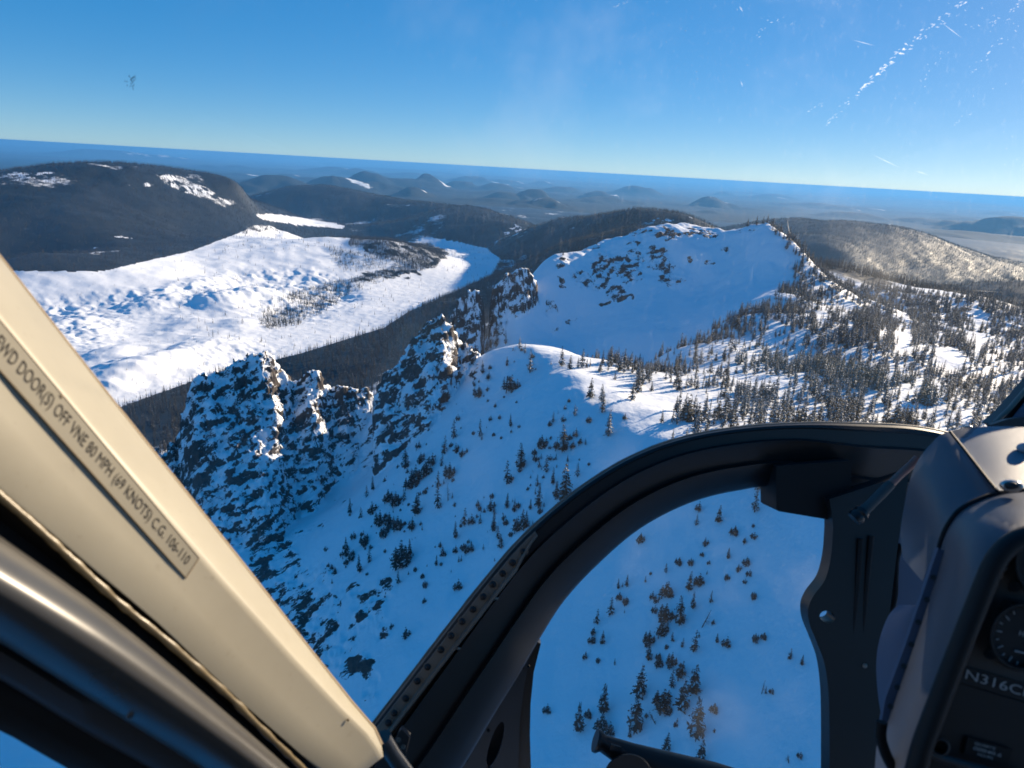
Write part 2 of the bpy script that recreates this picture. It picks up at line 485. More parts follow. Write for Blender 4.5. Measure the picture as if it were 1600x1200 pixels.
# ---- the polar survey grid (close together where the ridge is, wide where the land is far)
def seg(a, b, n): return np.linspace(a, b, n, endpoint=False)
def gseg(a, b, n): return np.exp(np.linspace(math.log(a), math.log(b), n, endpoint=False))
RR = np.concatenate([seg(12, 120, 30), seg(120, 390, 180), seg(390, 540, 190), seg(540, 720, 110), seg(720, 1000, 190), seg(1000,1150,40), gseg(1150, 1500, 40), gseg(1500, 3900, 330), gseg(3900, 5000, 40), gseg(5000, 12000, 80), [12000]])
AZ = np.radians(np.concatenate([np.arange(-180, -44, 4.0), np.arange(-44, 44.01, 0.11), np.arange(48, 180.1, 4.0)]))
nr, na = len(RR), len(AZ)
AG, RG = np.meshgrid(AZ, RR)
gx, gy = (RG * np.sin(AG)).ravel(), (RG * np.cos(AG)).ravel()
gz, gcid, gcst = height(gx, gy)
co = np.column_stack([gx, gy, gz])
def grid_normals(co):
    g = co.reshape(nr, na, 3)
    du = np.gradient(g, axis=1); dv = np.gradient(g, axis=0)
    n = np.cross(dv, du) * -1
    n = np.cross(du, dv)
    n /= np.linalg.norm(n, axis=2)[..., None] + 1e-9
    n *= np.sign(n[..., 2:3] + 1e-9)
    return n.reshape(-1, 3)
pu, pv, pz = project(co)
rk_px = np.zeros(len(co))
near_m = (pz > 50) & (RG.ravel() < 1300) & (RG.ravel() > 150)
wob_u = 9 * fbm2(gx[near_m], gy[near_m], 22, 3); wob_v = 7 * fbm2(gx[near_m] + 40, gy[near_m], 18, 3)
uu, vv = pu[near_m] + wob_u, pv[near_m] + wob_v
acc = np.zeros(uu.shape)
for (u, v, a, b, s) in ROCKS:
    d = ((uu - u) / a)**2 + ((vv - v) / b)**2
    acc = np.maximum(acc, s * sstep(1.25, 0.35, d))
rk_px[near_m] = acc
nrm = grid_normals(co)
# broken rock: push rock outwards along its face
amp = np.maximum(gcst, np.clip(rk_px * 1.6, 0, 1))
sel = amp > 0.02
p3 = co[sel]
ang = math.radians(36)
strat = np.column_stack([(p3[:, 0] * math.cos(ang) + p3[:, 2] * math.sin(ang)) * .42, p3[:, 1] * .6, (p3[:, 2] * math.cos(ang) - p3[:, 0] * math.sin(ang)) * 1.25])
s1 = fbm3(strat, 6.0, 4, .6); s2 = fbm3(strat + 40, 1.9, 2)
d3 = 2.3 * (1 - 2.2 * np.abs(s1)) - .8 + 1.1 * s2
co[sel] += nrm[sel] * (d3 * amp[sel] * np.where(gcst[sel] > 0.3, 1.0, 0.7))[:, None]
nrm = grid_normals(co)
slope = 1 - nrm[:, 2]
streak = np.zeros(len(co)); 
ps = co[sel]
streak[sel] = fbm3(strat + 90, 5.0, 3, .6)
rock = np.maximum(gcst * (0.40 + 0.5 * (slope - 0.42)), rk_px) + 0.42 * streak * (amp > 0.02)
rock = np.where(amp > 0.02, rock, 0)
rock = np.clip(rock, 0, 1)
Rg = RG.ravel()
# ---- woods: where the ground between the trees is too far off to tell apart it is dark
BASIN_EDGE = [(-200,700),(185,637),(330,585),(470,552),(600,512),(640,486),(700,460),(768,430),(782,405),(760,388),(700,375),(640,368),(560,362),(400,352),
              (380,362),(300,392),(160,424),(20,424),(-200,430)]
LAKE = [(398,335),(430,335),(470,340),(540,353),(535,357),(470,352),(410,343)]
def masks(p):
    u, v, zc = project(p)
    r = np.hypot(p[:, 0], p[:, 1])
    front = zc > 10
    basin = in_poly(u, v, BASIN_EDGE) & front & (r > 1250) & (r < 4600)
    lake = in_poly(u, v, LAKE) & (r > 4200) & (r < 6200)
    return u, v, r, basin, lake
u_, v_, r_, bas_, lak_ = masks(co)
wood = sstep(950, 1300, Rg) * (~bas_) * (~lak_)
patch = fbm2(gx, gy, 420, 4)
forest = wood * (0.86 - 0.28 * sstep(0.15, 0.7, patch))
# open snow on the wind-scoured right flanks, and the clearings of the photograph
for (u, v, a, b) in [(1440,378,24,8),(50,272,45,6),(210,290,30,6),(262,288,24,5),(300,296,26,6),(335,305,22,5),(250,276,30,4),(190,372,20,6),(150,392,14,6),(805,362,22,14),(1080,345,30,8),(1040,345,25,8),(1350,490,60,14)]:
    d = ((u_ - u) / a)**2 + ((v_ - v) / b)**2
    forest = forest - (0.0 + 0.8 * fbm2(gx, gy, 60, 4, .7)) * sstep(1.2, 0.2, d) * (r_ > 900)
forest = forest + .3 * (forest > 0) * sstep(math.radians(16), math.radians(20), AG.ravel()) * sstep(1300, 1600, Rg)
for (u, v, a, b, k) in [(620,386,70,17,.5),(672,402,26,20,.5),(615,428,64,10,.42),(555,442,46,10,.34),(490,470,40,14,.25)]:
    d = ((u_ - u) / a)**2 + ((v_ - v) / b)**2
    forest = np.maximum(forest, (k + .45 * fbm2(gx, gy, 60, 4, .65)) * sstep(1.3, 0.3, d) * bas_)
forest = np.clip(forest, 0, 1)
idx = np.arange(nr * na).reshape(nr, na)
quads = np.stack([idx[:-1, :-1], idx[:-1, 1:], idx[1:, 1:], idx[1:, :-1]], axis=-1).reshape(-1, 4)[:, ::-1]
qr = RR[:-1].repeat(na - 1)
qc = gcid[quads]
qcid = np.where((qc > 0).sum(1) >= 3, qc.max(1), 0)
def sub_mesh(name, mask):
    q = quads[mask]
    used, inv = np.unique(q, return_inverse=True)
    me = mesh_np(name, co[used], inv.reshape(-1, 4), [M_GROUND], True, {'rock': rock[used], 'forest': forest[used]})
    return link(name, me)
crag_labels = ['broad snow-plastered rock wall with a jagged crest at left beside the cream door post',
               'snow-capped rock tower on the ridge just left of the sunlit crest',
               'narrow dark rock pinnacle left of the snow gully below the bowl rim',
               'blocky dark rock buttress right of the snow gully below the bowl rim']
tag(sub_mesh('mountain_slope', (qr < 1150) & (qcid == 0)), kind='structure')
for i in range(4):
    tag(sub_mesh('rock_crag', qcid == i + 1), crag_labels[i], 'crag', kind='structure')
tag(sub_mesh('snowy_basin', (qr >= 1150) & (qr < 5000)), kind='structure')
tag(sub_mesh('hills', qr >= 5000), kind='structure')
# ---- the plain and its cinder cones, out to the horizon
FR = np.concatenate([gseg(11900, 60000, 150), gseg(60000, 190000, 60), [190000]])
FA = np.radians(np.concatenate([np.arange(-180, -44, 8.0), np.arange(-44, 44.01, 0.22), np.arange(52, 180.1, 8.0)]))
AG2, RG2 = np.meshgrid(FA, FR)
fx, fy = (RG2 * np.sin(AG2)).ravel(), (RG2 * np.cos(AG2)).ravel()
rf = RG2.ravel()
fz = far_profile(rf) + 30 * fbm2(fx, fy, 4200, 4)
fz += sstep(45000, 70000, rf) * (230 * np.maximum(0, fbm2(fx, fy, 26000, 4) + 0.1)) * (1 - sstep(150000, 190000, rf))
fz[:len(FA)] -= 6
CONES = [(430,266,14500,1250,0.4),(520,269,17000,1150,0.7),(545,280,15500,700,.6),(645,288,14500,520,0.9),(622,273,21000,1500,0.3),(672,271,22000,900,0.9),(835,291,17500,650,0.8),(775,283,26000,1100,.4),
         (715,279,26000,900,.5),(825,320,13000,420,0.7),(560,262,42000,2600,0.3),(520,257,46000,2200,.2),(1110,302,21000,800,0.2),(990,290,33000,1400,.3),
         (1590,330,18000,1100,.3),(170,232,70000,6000,.5),(880,289,30000,1200,.6),(940,296,24000,700,.4),(590,270,30000,1500,.5),(735,275,40000,1800,.4),(640,268,48000,2500,.3)]
rc_ = random.Random(5)
for k in range(60):
    r_c = math.exp(rc_.uniform(math.log(13000), math.log(52000)))
    d = hray(rc_.uniform(330, 1600), 300)
    hgt_ = rc_.uniform(40, 170) * (1 + r_c / 45000)
    el_ = (far_profile(np.array([r_c]))[0] + hgt_) / r_c
    # pixel row of that height on this bearing
    q_ = np.array([d[0] * r_c, d[1] * r_c, el_ * r_c]); uq, vq, _z = project(q_[None])
    CONES.append((float(uq[0]), float(vq[0]), r_c, rc_.uniform(260, 800) * (1 + r_c / 30000), rc_.choice((.2, .4, .9))))
fsnow_lit = np.zeros(len(fx))
for (u, v, r, rad, sn) in CONES:
    d = hray(u, v)
    cx, cy = d[0] * r, d[1] * r
    m = np.hypot(fx - cx, fy - cy) < rad * 1.5
    dx, dy = fx[m] - cx, fy[m] - cy
    dd = np.hypot(dx, dy) / rad * (1 + 0.45 * fbm2(fx[m] + r, fy[m], rad * 0.9, 4))
    base = far_profile(np.array([float(r)]))[0]
    hgt = max(60.0, d[2] * r - base)
    fz[m] += hgt * np.clip(1 - dd / 1.0, 0, 1)**1.15 * (1 - 0.2 * np.exp(-(dd / 0.15)**2))
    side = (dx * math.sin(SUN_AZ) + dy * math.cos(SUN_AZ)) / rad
    fsnow_lit[m] = np.maximum(fsnow_lit[m], (.12 + sn * 0.34) * sstep(1.0, 0.4, dd) * sstep(-0.1, 0.4, side))  # snow only on flanks toward the sun: their sunlit side is painted in
fopen = 0.30 * sstep(30000, 60000, rf)
i2 = np.arange(len(FR) * len(FA)).reshape(len(FR), len(FA))
q2 = np.stack([i2[:-1, :-1], i2[:-1, 1:], i2[1:, 1:], i2[1:, :-1]], axis=-1).reshape(-1, 4)[:, ::-1]
tag(link('plain', mesh_np('plain', np.column_stack([fx, fy, fz]), q2, [M_PLAIN], True, {'snow': fsnow_lit, 'open': fopen})), kind='structure')
# ------------------------------------------------------------------ trees
def mat_leaf(name='conifer_needles', k=1.0):
    t = NT(name)
    oi = t.n('ObjectInfo')
    nz = t.noise(1.3, 3, 0.6, t.pos())
    a = t.mix(nz, tuple(k * c for c in (0.028, 0.038, 0.033)), tuple(k * c for c in (0.068, 0.074, 0.06)))
    col = t.mix(t.math('MULTIPLY', oi.outputs['Random'], 0.4), a, tuple(k * c for c in (0.08, 0.066, 0.052)))
    b = t.bsdf(col, 0.75, 0, 0.2)
    return t.m
def mat_flat(name, col, rough=0.8, spec=0.3, metal=0.0):
    t = NT(name)
    nz = t.noise(9.0, 3, 0.6, t.n('TexCoord').outputs['Object'])
    c2 = tuple(x * 0.72 for x in col)
    t.bsdf(t.mix(nz, c2, col), rough, metal, spec)
    return t.m
M_LEAF = mat_leaf()
M_LEAF2 = mat_leaf('dense_forest_needles', 0.5)
M_BARK = mat_flat('grey_bark', (0.075, 0.06, 0.05))
M_TSNOW = mat_flat('branch_snow', (0.86, 0.88, 0.90), 0.6, 0.2)

def crown_mesh(name, h, rad, whorls, nbr, snow, seed, bare=0.12, shape=1.0, twigs=3, stems=((0, 0, 1.0),), gap=0.15, mats=None):
    rn = random.Random(seed)
    V, Fq, Mi = [], [], []
    def quad(a, b, c, d, m):
        i = len(V); V.extend((a, b, c, d)); Fq.append((i, i + 1, i + 2, i + 3)); Mi.append(m)
    for (sx, sy, sh) in stems:
        H = h * sh; base = Vector((sx, sy, 0))
        lean = Vector((rn.uniform(-.05, .05), rn.uniform(-.05, .05), 0))
        for w in range(whorls):
            f = bare + (1 - bare) * (w + rn.uniform(-.3, .3)) / whorls
            f = min(max(f, 0.02), 0.985)
            L0 = rad * sh ** 0.5 * ((1 - f) ** shape * 0.92 + 0.06)
            if f < 0.28: L0 *= 0.55 + 1.6 * f
            a0 = rn.uniform(0, 6.28)
            for k in range(nbr):
                if rn.random() < gap: continue
                a = a0 + 6.283 * k / nbr + rn.uniform(-.35, .35)
                L = L0 * rn.uniform(.55, 1.2)
                dirv = Vector((math.cos(a), math.sin(a), 0)); side = Vector((-dirv.y, dirv.x, 0))
                droop = -0.25 - 0.35 * (1 - f) + rn.uniform(-.15, .2)
                p0 = base + lean * (H * f) + Vector((0, 0, H * f))
                p1 = p0 + dirv * L * .55 + Vector((0, 0, droop * L * .55))
                p2 = p0 + dirv * L + Vector((0, 0, droop * L * .8))
                wd = L * rn.uniform(.18, .3) + 0.05
                up = Vector((0, 0, wd * rn.uniform(-.4, .5)))
                quad(p0, p1 + side * wd, p2, p1 - side * wd + up, 0)
                for q in range(twigs):
                    tt = rn.uniform(.25, 1.0); c = p0.lerp(p2, tt)
                    s2 = L * rn.uniform(.14, .28) + .06
                    d2 = (dirv * rn.uniform(-.2, .9) + side * rn.uniform(-1, 1) + Vector((0, 0, rn.uniform(-.9, .5)))).normalized()
                    n2 = d2.cross(Vector((rn.uniform(-1, 1), rn.uniform(-1, 1), rn.uniform(-1, 1)))).normalized()
                    quad(c, c + d2 * s2 + n2 * s2 * .45, c + d2 * s2 * 1.9, c + d2 * s2 - n2 * s2 * .45, 0)
                if rn.random() < snow:
                    z = Vector((0, 0, 0.07 + 0.02 * L)); k2 = rn.uniform(.5, .95)
                    quad(p0.lerp(p1, .2) + z, p1 + side * wd * k2 + z, p0.lerp(p2, .95) + z * .8, p1 - side * wd * k2 + up + z, 1)
        tip = base + lean * H + Vector((0, 0, H))
        quad(tip, tip + Vector((.12, 0, -.07 * H)), tip + Vector((0, .1, -.1 * H)), tip + Vector((-.12, 0, -.07 * H)), 0)
    me = bpy.data.meshes.new(name)
    me.from_pydata([tuple(v) for v in V], [], Fq)
    me.materials.append(M_LEAF); me.materials.append(M_TSNOW)
    me.polygons.foreach_set('material_index', Mi)
    me.update()
    return me
def trunk_mesh(name, h, r, stems=((0, 0, 1.0),), limbs=0, seed=0):
    rn = random.Random(seed); bm = bmesh.new()
    def cone(p, q, ra, rb, n=6):
        d = (q - p); L = d.length
        mtx = Matrix.Translation((p + q) / 2) @ d.to_track_quat('Z', 'Y').to_matrix().to_4x4()
        bmesh.ops.create_cone(bm, cap_ends=True, segments=n, radius1=ra, radius2=rb, depth=L, matrix=mtx)
    for (sx, sy, sh) in stems:
        mid = Vector((sx + rn.uniform(-.1, .1), sy + rn.uniform(-.1, .1), h * sh * .5))
        cone(Vector((sx, sy, -1.2)), mid, r, r * .62); cone(mid - Vector((0, 0, .02)), Vector((sx, sy, h * sh * .97)), r * .62, r * .1)
    for k in range(limbs):
        f = rn.uniform(.25, .95); a = rn.uniform(0, 6.28); L = (1 - f) * h * .3 + .35
        p = Vector((0, 0, h * f)); q = p + Vector((math.cos(a) * L, math.sin(a) * L, rn.uniform(-.1, .5) * L))
        cone(p, q, r * .22, r * .05, 4)
    me = bpy.data.meshes.new(name); bm.to_mesh(me); bm.free(); me.materials.append(M_BARK)
    return me
# kinds of tree on the mountain: (name, crown, trunk, height of the model, words)
KINDS = {}
def kind(key, h, rad, whorls, nbr, snow, seed, words, **kw):
    st = kw.get('stems', ((0, 0, 1.0),))
    KINDS[key] = (crown_mesh('crown', h, rad, whorls, nbr, snow, seed, **kw), trunk_mesh('trunk', h, 0.028 * h ** .9 + .04, st, 0, seed), h, words)
kind('spire', 9, 1.9, 20, 6, .38, 1, 'dark spire-shaped conifer')
kind('spire2', 9, 2.4, 18, 6, .34, 2, 'dark full-crowned conifer', gap=.25)
kind('sparse', 8, 1.9, 14, 5, .34, 3, 'thin ragged conifer', gap=.42, twigs=3, shape=.7)
kind('clump', 5, 1.9, 10, 6, .34, 4, 'low bushy clump of conifer', stems=((0, 0, 1.0), (1.3, .5, .75), (-1.1, .8, .65), (.3, -1.3, .8), (-.9, -.7, .55)))
kind('shrub', 3.2, 1.3, 7, 6, .3, 5, 'small straggly conifer', stems=((0, 0, 1.0), (.9, .3, .6), (-.6, .8, .7)), gap=.3)
kind('frost', 10, 2.1, 19, 6, .85, 6, 'snow-laden conifer')
kind('frost2', 9, 1.8, 16, 5, .75, 7, 'snow-flecked slender conifer', gap=.25)
_snag = trunk_mesh('trunk', 8, .2, limbs=26, seed=9)
KINDS['snag'] = (crown_mesh('crown', 8, .9, 9, 3, .2, 8, gap=.6, twigs=1), _snag, 8, 'bare leaning dead conifer')

# ---- what the ground hides: per bearing, the highest sight line up to each range
elev = (co[:, 2] / np.maximum(Rg, 1)).reshape(nr, na)
cmax = np.maximum.accumulate(elev, axis=0)
def visible(p, h, slack=25):
    az = np.arctan2(p[:, 0], p[:, 1]); r = np.hypot(p[:, 0], p[:, 1])
    j = np.clip(np.searchsorted(AZ, az), 0, na - 1); i = np.clip(np.searchsorted(RR, r * 0.985) - 1, 0, nr - 1)
    return (p[:, 2] + h + slack) / r > cmax[i, j]
def ground_z(x, y):
    """height of the built mesh by bilinear lookup"""
    az = np.arctan2(x, y); r = np.hypot(x, y)
    fi = np.interp(r, RR, np.arange(nr)); fj = np.interp(az, AZ, np.arange(na))
    i = np.clip(fi.astype(int), 0, nr - 2); j = np.clip(fj.astype(int), 0, na - 2)
    a, b = fi - i, fj - j
    Z = co[:, 2].reshape(nr, na)
    return Z[i, j] * (1 - a) * (1 - b) + Z[i + 1, j] * a * (1 - b) + Z[i, j + 1] * (1 - a) * b + Z[i + 1, j + 1] * a * b

# ---- single trees seen on the shaded face: (u, v of the foot, height in photo pixels, kind)
S = 'spire'; S2 = 'spire2'; T = 'sparse'; K = 'clump'; B = 'shrub'; FR_ = 'frost'; F2 = 'frost2'; G = 'snag'
SLOPE = {
 'between rock tower and sunlit crest': [(672,637,9,T),(632,665,7,B),(754,583,17,S2),(737,588,10,K),(747,619,17,K),(764,592,10,B),(792,572,13,S),(798,609,24,K),
    (787,607,16,S2),(808,606,12,B),(828,582,30,F2),(775,541,24,S),(760,548,18,S2),(790,538,18,F2),(716,657,9,B),(767,657,8,B),(812,545,16,FR_),(820,552,14,F2)],
 'in the snow spur thicket': [(750,683,24,T),(798,667,18,S),(709,684,24,T),(694,709,24,T),(703,744,22,K),(634,731,26,S2),(650,752,26,K),(666,741,24,K),(684,762,22,T),
    (658,722,16,K),(640,762,20,K),(676,724,14,B),(690,728,18,T),(712,706,12,B),(722,712,10,B)],
 'low on the shaded face': [(583,766,18,S),(573,776,15,T),(547,803,20,S),(564,809,14,T),(581,800,14,B),(594,819,22,K),(609,820,20,K),(606,782,18,K),(619,788,20,K),(631,782,16,T),
    (600,837,16,K),(622,826,20,K),(645,825,14,B),(541,870,26,S),(562,894,22,S),(577,878,18,T),(569,851,16,K),(550,876,10,B),(522,897,10,B),(553,842,10,B)],
 'in the middle of the shaded face': [(684,794,30,T),(700,782,20,G),(650,803,28,S2),(628,882,38,K),(641,867,20,S),(712,841,22,S),(725,820,22,T),(681,884,14,S),(691,869,12,B),(712,862,9,B),
    (737,859,10,B),(622,912,16,T),(716,919,12,B),(634,994,12,B),(737,817,12,B),(750,818,13,T),(655,700,10,B)],
 'on the upper right of the shaded face': [(814,731,32,S2),(792,756,30,T),(847,697,18,K),(880,704,34,S2),(834,720,16,T),(842,731,15,T),(853,737,22,T),(864,660,15,T),(880,659,9,B),(898,650,16,F2),(950,681,34,FR_),
    (900,681,11,B),(839,760,16,T),(841,794,32,S),(864,757,22,S),(902,744,18,T),(887,722,10,S),(896,700,10,B),(870,700,12,B)],
 'along the bowl rim': [(880,399,9,S),(905,391,10,S2),(932,382,8,S),(975,367,9,S),(1000,360,8,T),(1112,357,9,S),(1168,354,11,S2),(1182,352,12,S),(1192,350,10,S2),(1214,353,13,S),(1224,361,13,S2),(1232,372,12,S)],
 'just above the black window arch': [(766,795,14,B),(791,794,20,S),(803,800,18,S),(772,804,16,T),(770,830,26,S),(816,826,26,S2),(828,796,14,S),(882,779,46,S2),(778,842,16,T),(782,856,18,S2),(808,828,22,K),(868,780,24,S),(822,824,22,S)],
}
CHIN = {
 'high in the chin window': [(1001,846,14,K),(1088,820,14,T),(1092,797,12,B),(1122,816,22,S2),(1101,851,10,B),(1147,835,14,K),(1137,873,14,S),(1164,848,8,B),(1179,800,34,F2),(1138,872,14,S),(1153,891,9,B),
    (1136,905,9,K),(1164,912,6,B)],
 'at the left of the chin window': [(966,920,13,S),(979,917,16,S),(1008,910,9,T),(977,944,12,K),(954,960,22,T),(932,974,18,T),(925,1003,9,B),(941,1006,16,S2),(915,1029,9,B),(928,990,8,B),(855,1112,10,B)],
 'in the chin window thicket': [(1040,894,12,T),(1060,882,12,K),(1079,882,11,K),(1042,931,22,K),(1076,922,24,S2),(1091,913,11,B),(1110,942,16,T),(1083,951,22,S),(1040,968,24,K),(1062,974,34,S2),(1024,942,10,B),
    (1023,958,10,B),(1014,1006,20,K),(1034,991,22,K),(1013,1031,22,S),(1050,1002,12,T),(1084,1018,28,T),(1097,980,22,G),(1066,1011,12,T)],
 'low in the chin window': [(1049,1040,20,K),(1030,1040,14,K),(998,1088,40,S2),(1049,1074,22,T),(1083,1083,34,S2),(1034,1106,28,K),(1065,1108,38,S2),(993,1140,40,S2),(1088,1150,46,S2),(943,1114,34,S),(904,1142,34,S),
    (940,1140,22,K),(953,1145,14,B),(984,1153,14,S),(1024,1131,18,G),(1040,1174,24,S2),(1094,1194,28,S2),(1066,1055,18,B)],
 'at the right of the chin window': [(1120,1004,12,S),(1177,935,11,K),(1180,1001,12,K),(1193,998,10,K),(1252,1039,14,S),(1234,1030,14,T),(1190,1084,14,G),(1232,1192,18,G),(1206,1084,6,B),(1115,975,6,B),(1250,1185,8,B)],
}
ORD = ['leftmost', 'second', 'third', 'fourth', 'fifth', 'sixth', 'seventh', 'eighth', 'ninth', 'tenth', 'eleventh', 'twelfth', 'thirteenth',
       'fourteenth', 'fifteenth', 'sixteenth', 'seventeenth', 'eighteenth', 'nineteenth', 'twentieth']
n_single = 0
scrub_seed = []
def place_tree(p, h, key, label, group, lean=0.0):
    global n_single
    cm, tm, mh, words = KINDS[key]
    root = bpy.data.objects.new('conifer_tree', None); C.objects.link(root)
    root.empty_display_size = 0.5
    root.location = p
    s = h / mh
    root.scale = (s * random.uniform(.85, 1.2), s * random.uniform(.85, 1.2), s)
    root.rotation_euler = (lean, random.uniform(-.03, .03), random.uniform(0, 6.28))
    for nm, me in (('trunk', tm), ('crown', cm)):
        o = bpy.data.objects.new(nm, me); C.objects.link(o); o.parent = root
    tag(root, label, 'tree', group)
    n_single += 1
for region_set, grp in ((SLOPE, 'conifers scattered over the shaded snow face'), (CHIN, 'conifers seen through the chin window')):
    for where, lst in region_set.items():
        lst = sorted(lst)
        for i, (u, v, hp, key) in enumerate(lst):
            p = hit(u, v)
            if p is None: continue
            p[2] = ground_z(np.array([p[0]]), np.array([p[1]]))[0]
            dist = np.linalg.norm(p)
            d = ray(u, v); d = d / np.linalg.norm(d)
            fore = max(0.45, math.sqrt(1 - d[2] ** 2))
            h = min(max((1.0 if key == 'clump' else 1.22) * hp / F_PX * float(p @ c_f) / fore, 1.8), 19)
            nth = ORD[i] if i == 0 else ('rightmost' if i == len(lst) - 1 else ORD[i] + ' from left')
            scrub_seed.append((p[0], p[1], where))
            place_tree(tuple(p), h, key, f'{KINDS[key][3]}, {nth} {where}', grp, 0.5 if key == 'snag' else 0.0)

# ---- woods too many to count
def scatter(n, a0, a1, r0, r1, power=1.0):
    az = np.radians(rng.uniform(a0, a1, n)); r = np.sqrt(rng.uniform(r0**2, r1**2, n)) if power == 1.0 else np.exp(rng.uniform(math.log(r0), math.log(r1), n))
    x, y = r * np.sin(az), r * np.cos(az)
    p = np.column_stack([x, y, ground_z(x, y)])
    return p
# the plateau: dense wood with glades
PLAT = [(868,572),(905,566),(945,566),(1000,560),(1045,552),(1085,530),(1120,512),(1165,488),(1205,466),(1242,440),(1236,400),(1205,362),(1195,344),(1225,346),(1262,372),(1310,405),
        (1400,436),(1660,430),(1660,760),(1300,850),(1130,775),(1000,700),(945,650),(900,610)]
GLADES = [(1300,486,52,13,.95),(1230,470,24,8,.7),(1180,475,22,6,.8),(905,592,45,16,.95),(950,612,45,18,.75),(980,640,40,16,.6),(1120,575,30,12,.6),(1090,625,60,18,.55),(1000,640,60,18,.5),(1180,600,50,14,.6),(1410,520,14,45,.8),
          (1525,520,24,40,.85),(1480,560,30,20,.7),(1240,500,18,8,.6),(1345,450,12,10,.5),(1400,620,60,16,.5),(1560,560,24,16,.6),(1000,672,40,16,.8),(1250,650,60,20,.4),(1300,640,50,12,.5)]
pp = scatter(15000, 3, 42, 235, 1120)
u, v, zc = project(pp)
keep = in_poly(u, v, PLAT)
dens = 0.62 + 0.5 * fbm2(pp[:, 0], pp[:, 1], 75, 3)
dens = dens + 0.25 * sstep(560, 470, v) + 0.15 * sstep(1150, 1300, u)
for (gu, gv, ga, gb, gs) in GLADES:
    dens = dens - gs * sstep(1.3, 0.3, ((u - gu) / ga)**2 + ((v - gv) / gb)**2)
keep &= rng.uniform(0, 1, len(pp)) < dens
pp = pp[keep]
hh = rng.uniform(6, 14, len(pp)) * (0.75 + 0.35 * fbm2(pp[:, 0], pp[:, 1], 60, 2) + 0.1)
hh = np.clip(hh, 3, 15)
ok = visible(pp, hh, 6); pp, hh = pp[ok], hh[ok]
u, v, zc = project(pp)
infr = (u > -20) & (u < 1620) & (v < 690) & (zc > 0)
size = np.where(infr, hh / zc, 0)
order = np.argsort(-size)
n_ind = max(0, 300 - n_single)
def pick_kind(x, y):
    k = random.random()
    return 'frost' if k < .30 else 'frost2' if k < .55 else 'spire2' if k < .75 else 'spire' if k < .9 else 'clump'
ind = order[:n_ind]
zones = {}
for i in ind:
    uu_, vv_ = u[i], v[i]
    if vv_ < 590: where = 'in the ridge crest line'
    elif uu_ < 1050: where = 'at the plateau edge'
    elif uu_ < 1180: where = 'on the plateau before the bowl'
    elif uu_ < 1300: where = 'above the arch top'
    elif uu_ < 1420: where = 'above the hose by the arch'
    elif uu_ < 1510: where = 'above the left end of the hood'
    else: where = 'beside the right windshield post'
    key = pick_kind(*pp[i, :2])
    size_w = 'tall' if hh[i] > 11.5 else 'middling' if hh[i] > 9 else 'short'
    zones.setdefault((size_w, key, where), []).append(i)
for (size_w, key, where), lst in zones.items():
    lst.sort(key=lambda i: u[i])
    for n_, i in enumerate(lst):
        lab = f'{size_w} {KINDS[key][3]} {where}'
        if len(lst) > 1: lab += ', ' + ('leftmost such' if n_ == 0 else ORD[min(n_, 19)] + ' such from left')
        place_tree(tuple(pp[i]), hh[i], key, lab, 'conifers at the near edge of the plateau wood')
rest = np.setdiff1d(np.arange(len(pp)), ind)
plat_p, plat_h = pp[rest], hh[rest]

# prototypes for the woods: whole trees as one mesh
def joined(key, nm, leaf=None):
    bm = bmesh.new()
    cm, tm, mh, _ = KINDS[key]
    bm.from_mesh(cm); nf = len(bm.faces); bm.from_mesh(tm)
    bm.faces.ensure_lookup_table()
    for f in bm.faces[nf:]: f.material_index = 2
    bmesh.ops.scale(bm, vec=(1 / mh,) * 3, verts=bm.verts)
    me = bpy.data.meshes.new(nm); bm.to_mesh(me); bm.free()
    for m in (leaf or M_LEAF, M_TSNOW, M_BARK): me.materials.append(m)
    return bpy.data.objects.new(nm, me)
P_NEAR = [joined(k, 'wood_tree') for k in ('frost', 'frost2', 'spire2', 'spire')]
for q, (sn, w) in enumerate(((.06, 8), (.02, 9), (.12, 8), (.0, 7))):
    KINDS['far%d' % q] = (crown_mesh('crown', 10, 1.7 + .25 * q, w, 5, sn, 40 + q, twigs=1, gap=.12), trunk_mesh('trunk', 10, .25, seed=q), 10, '')
P_FAR = [joined('far%d' % q, 'far_tree', M_LEAF2) for q in range(4)]

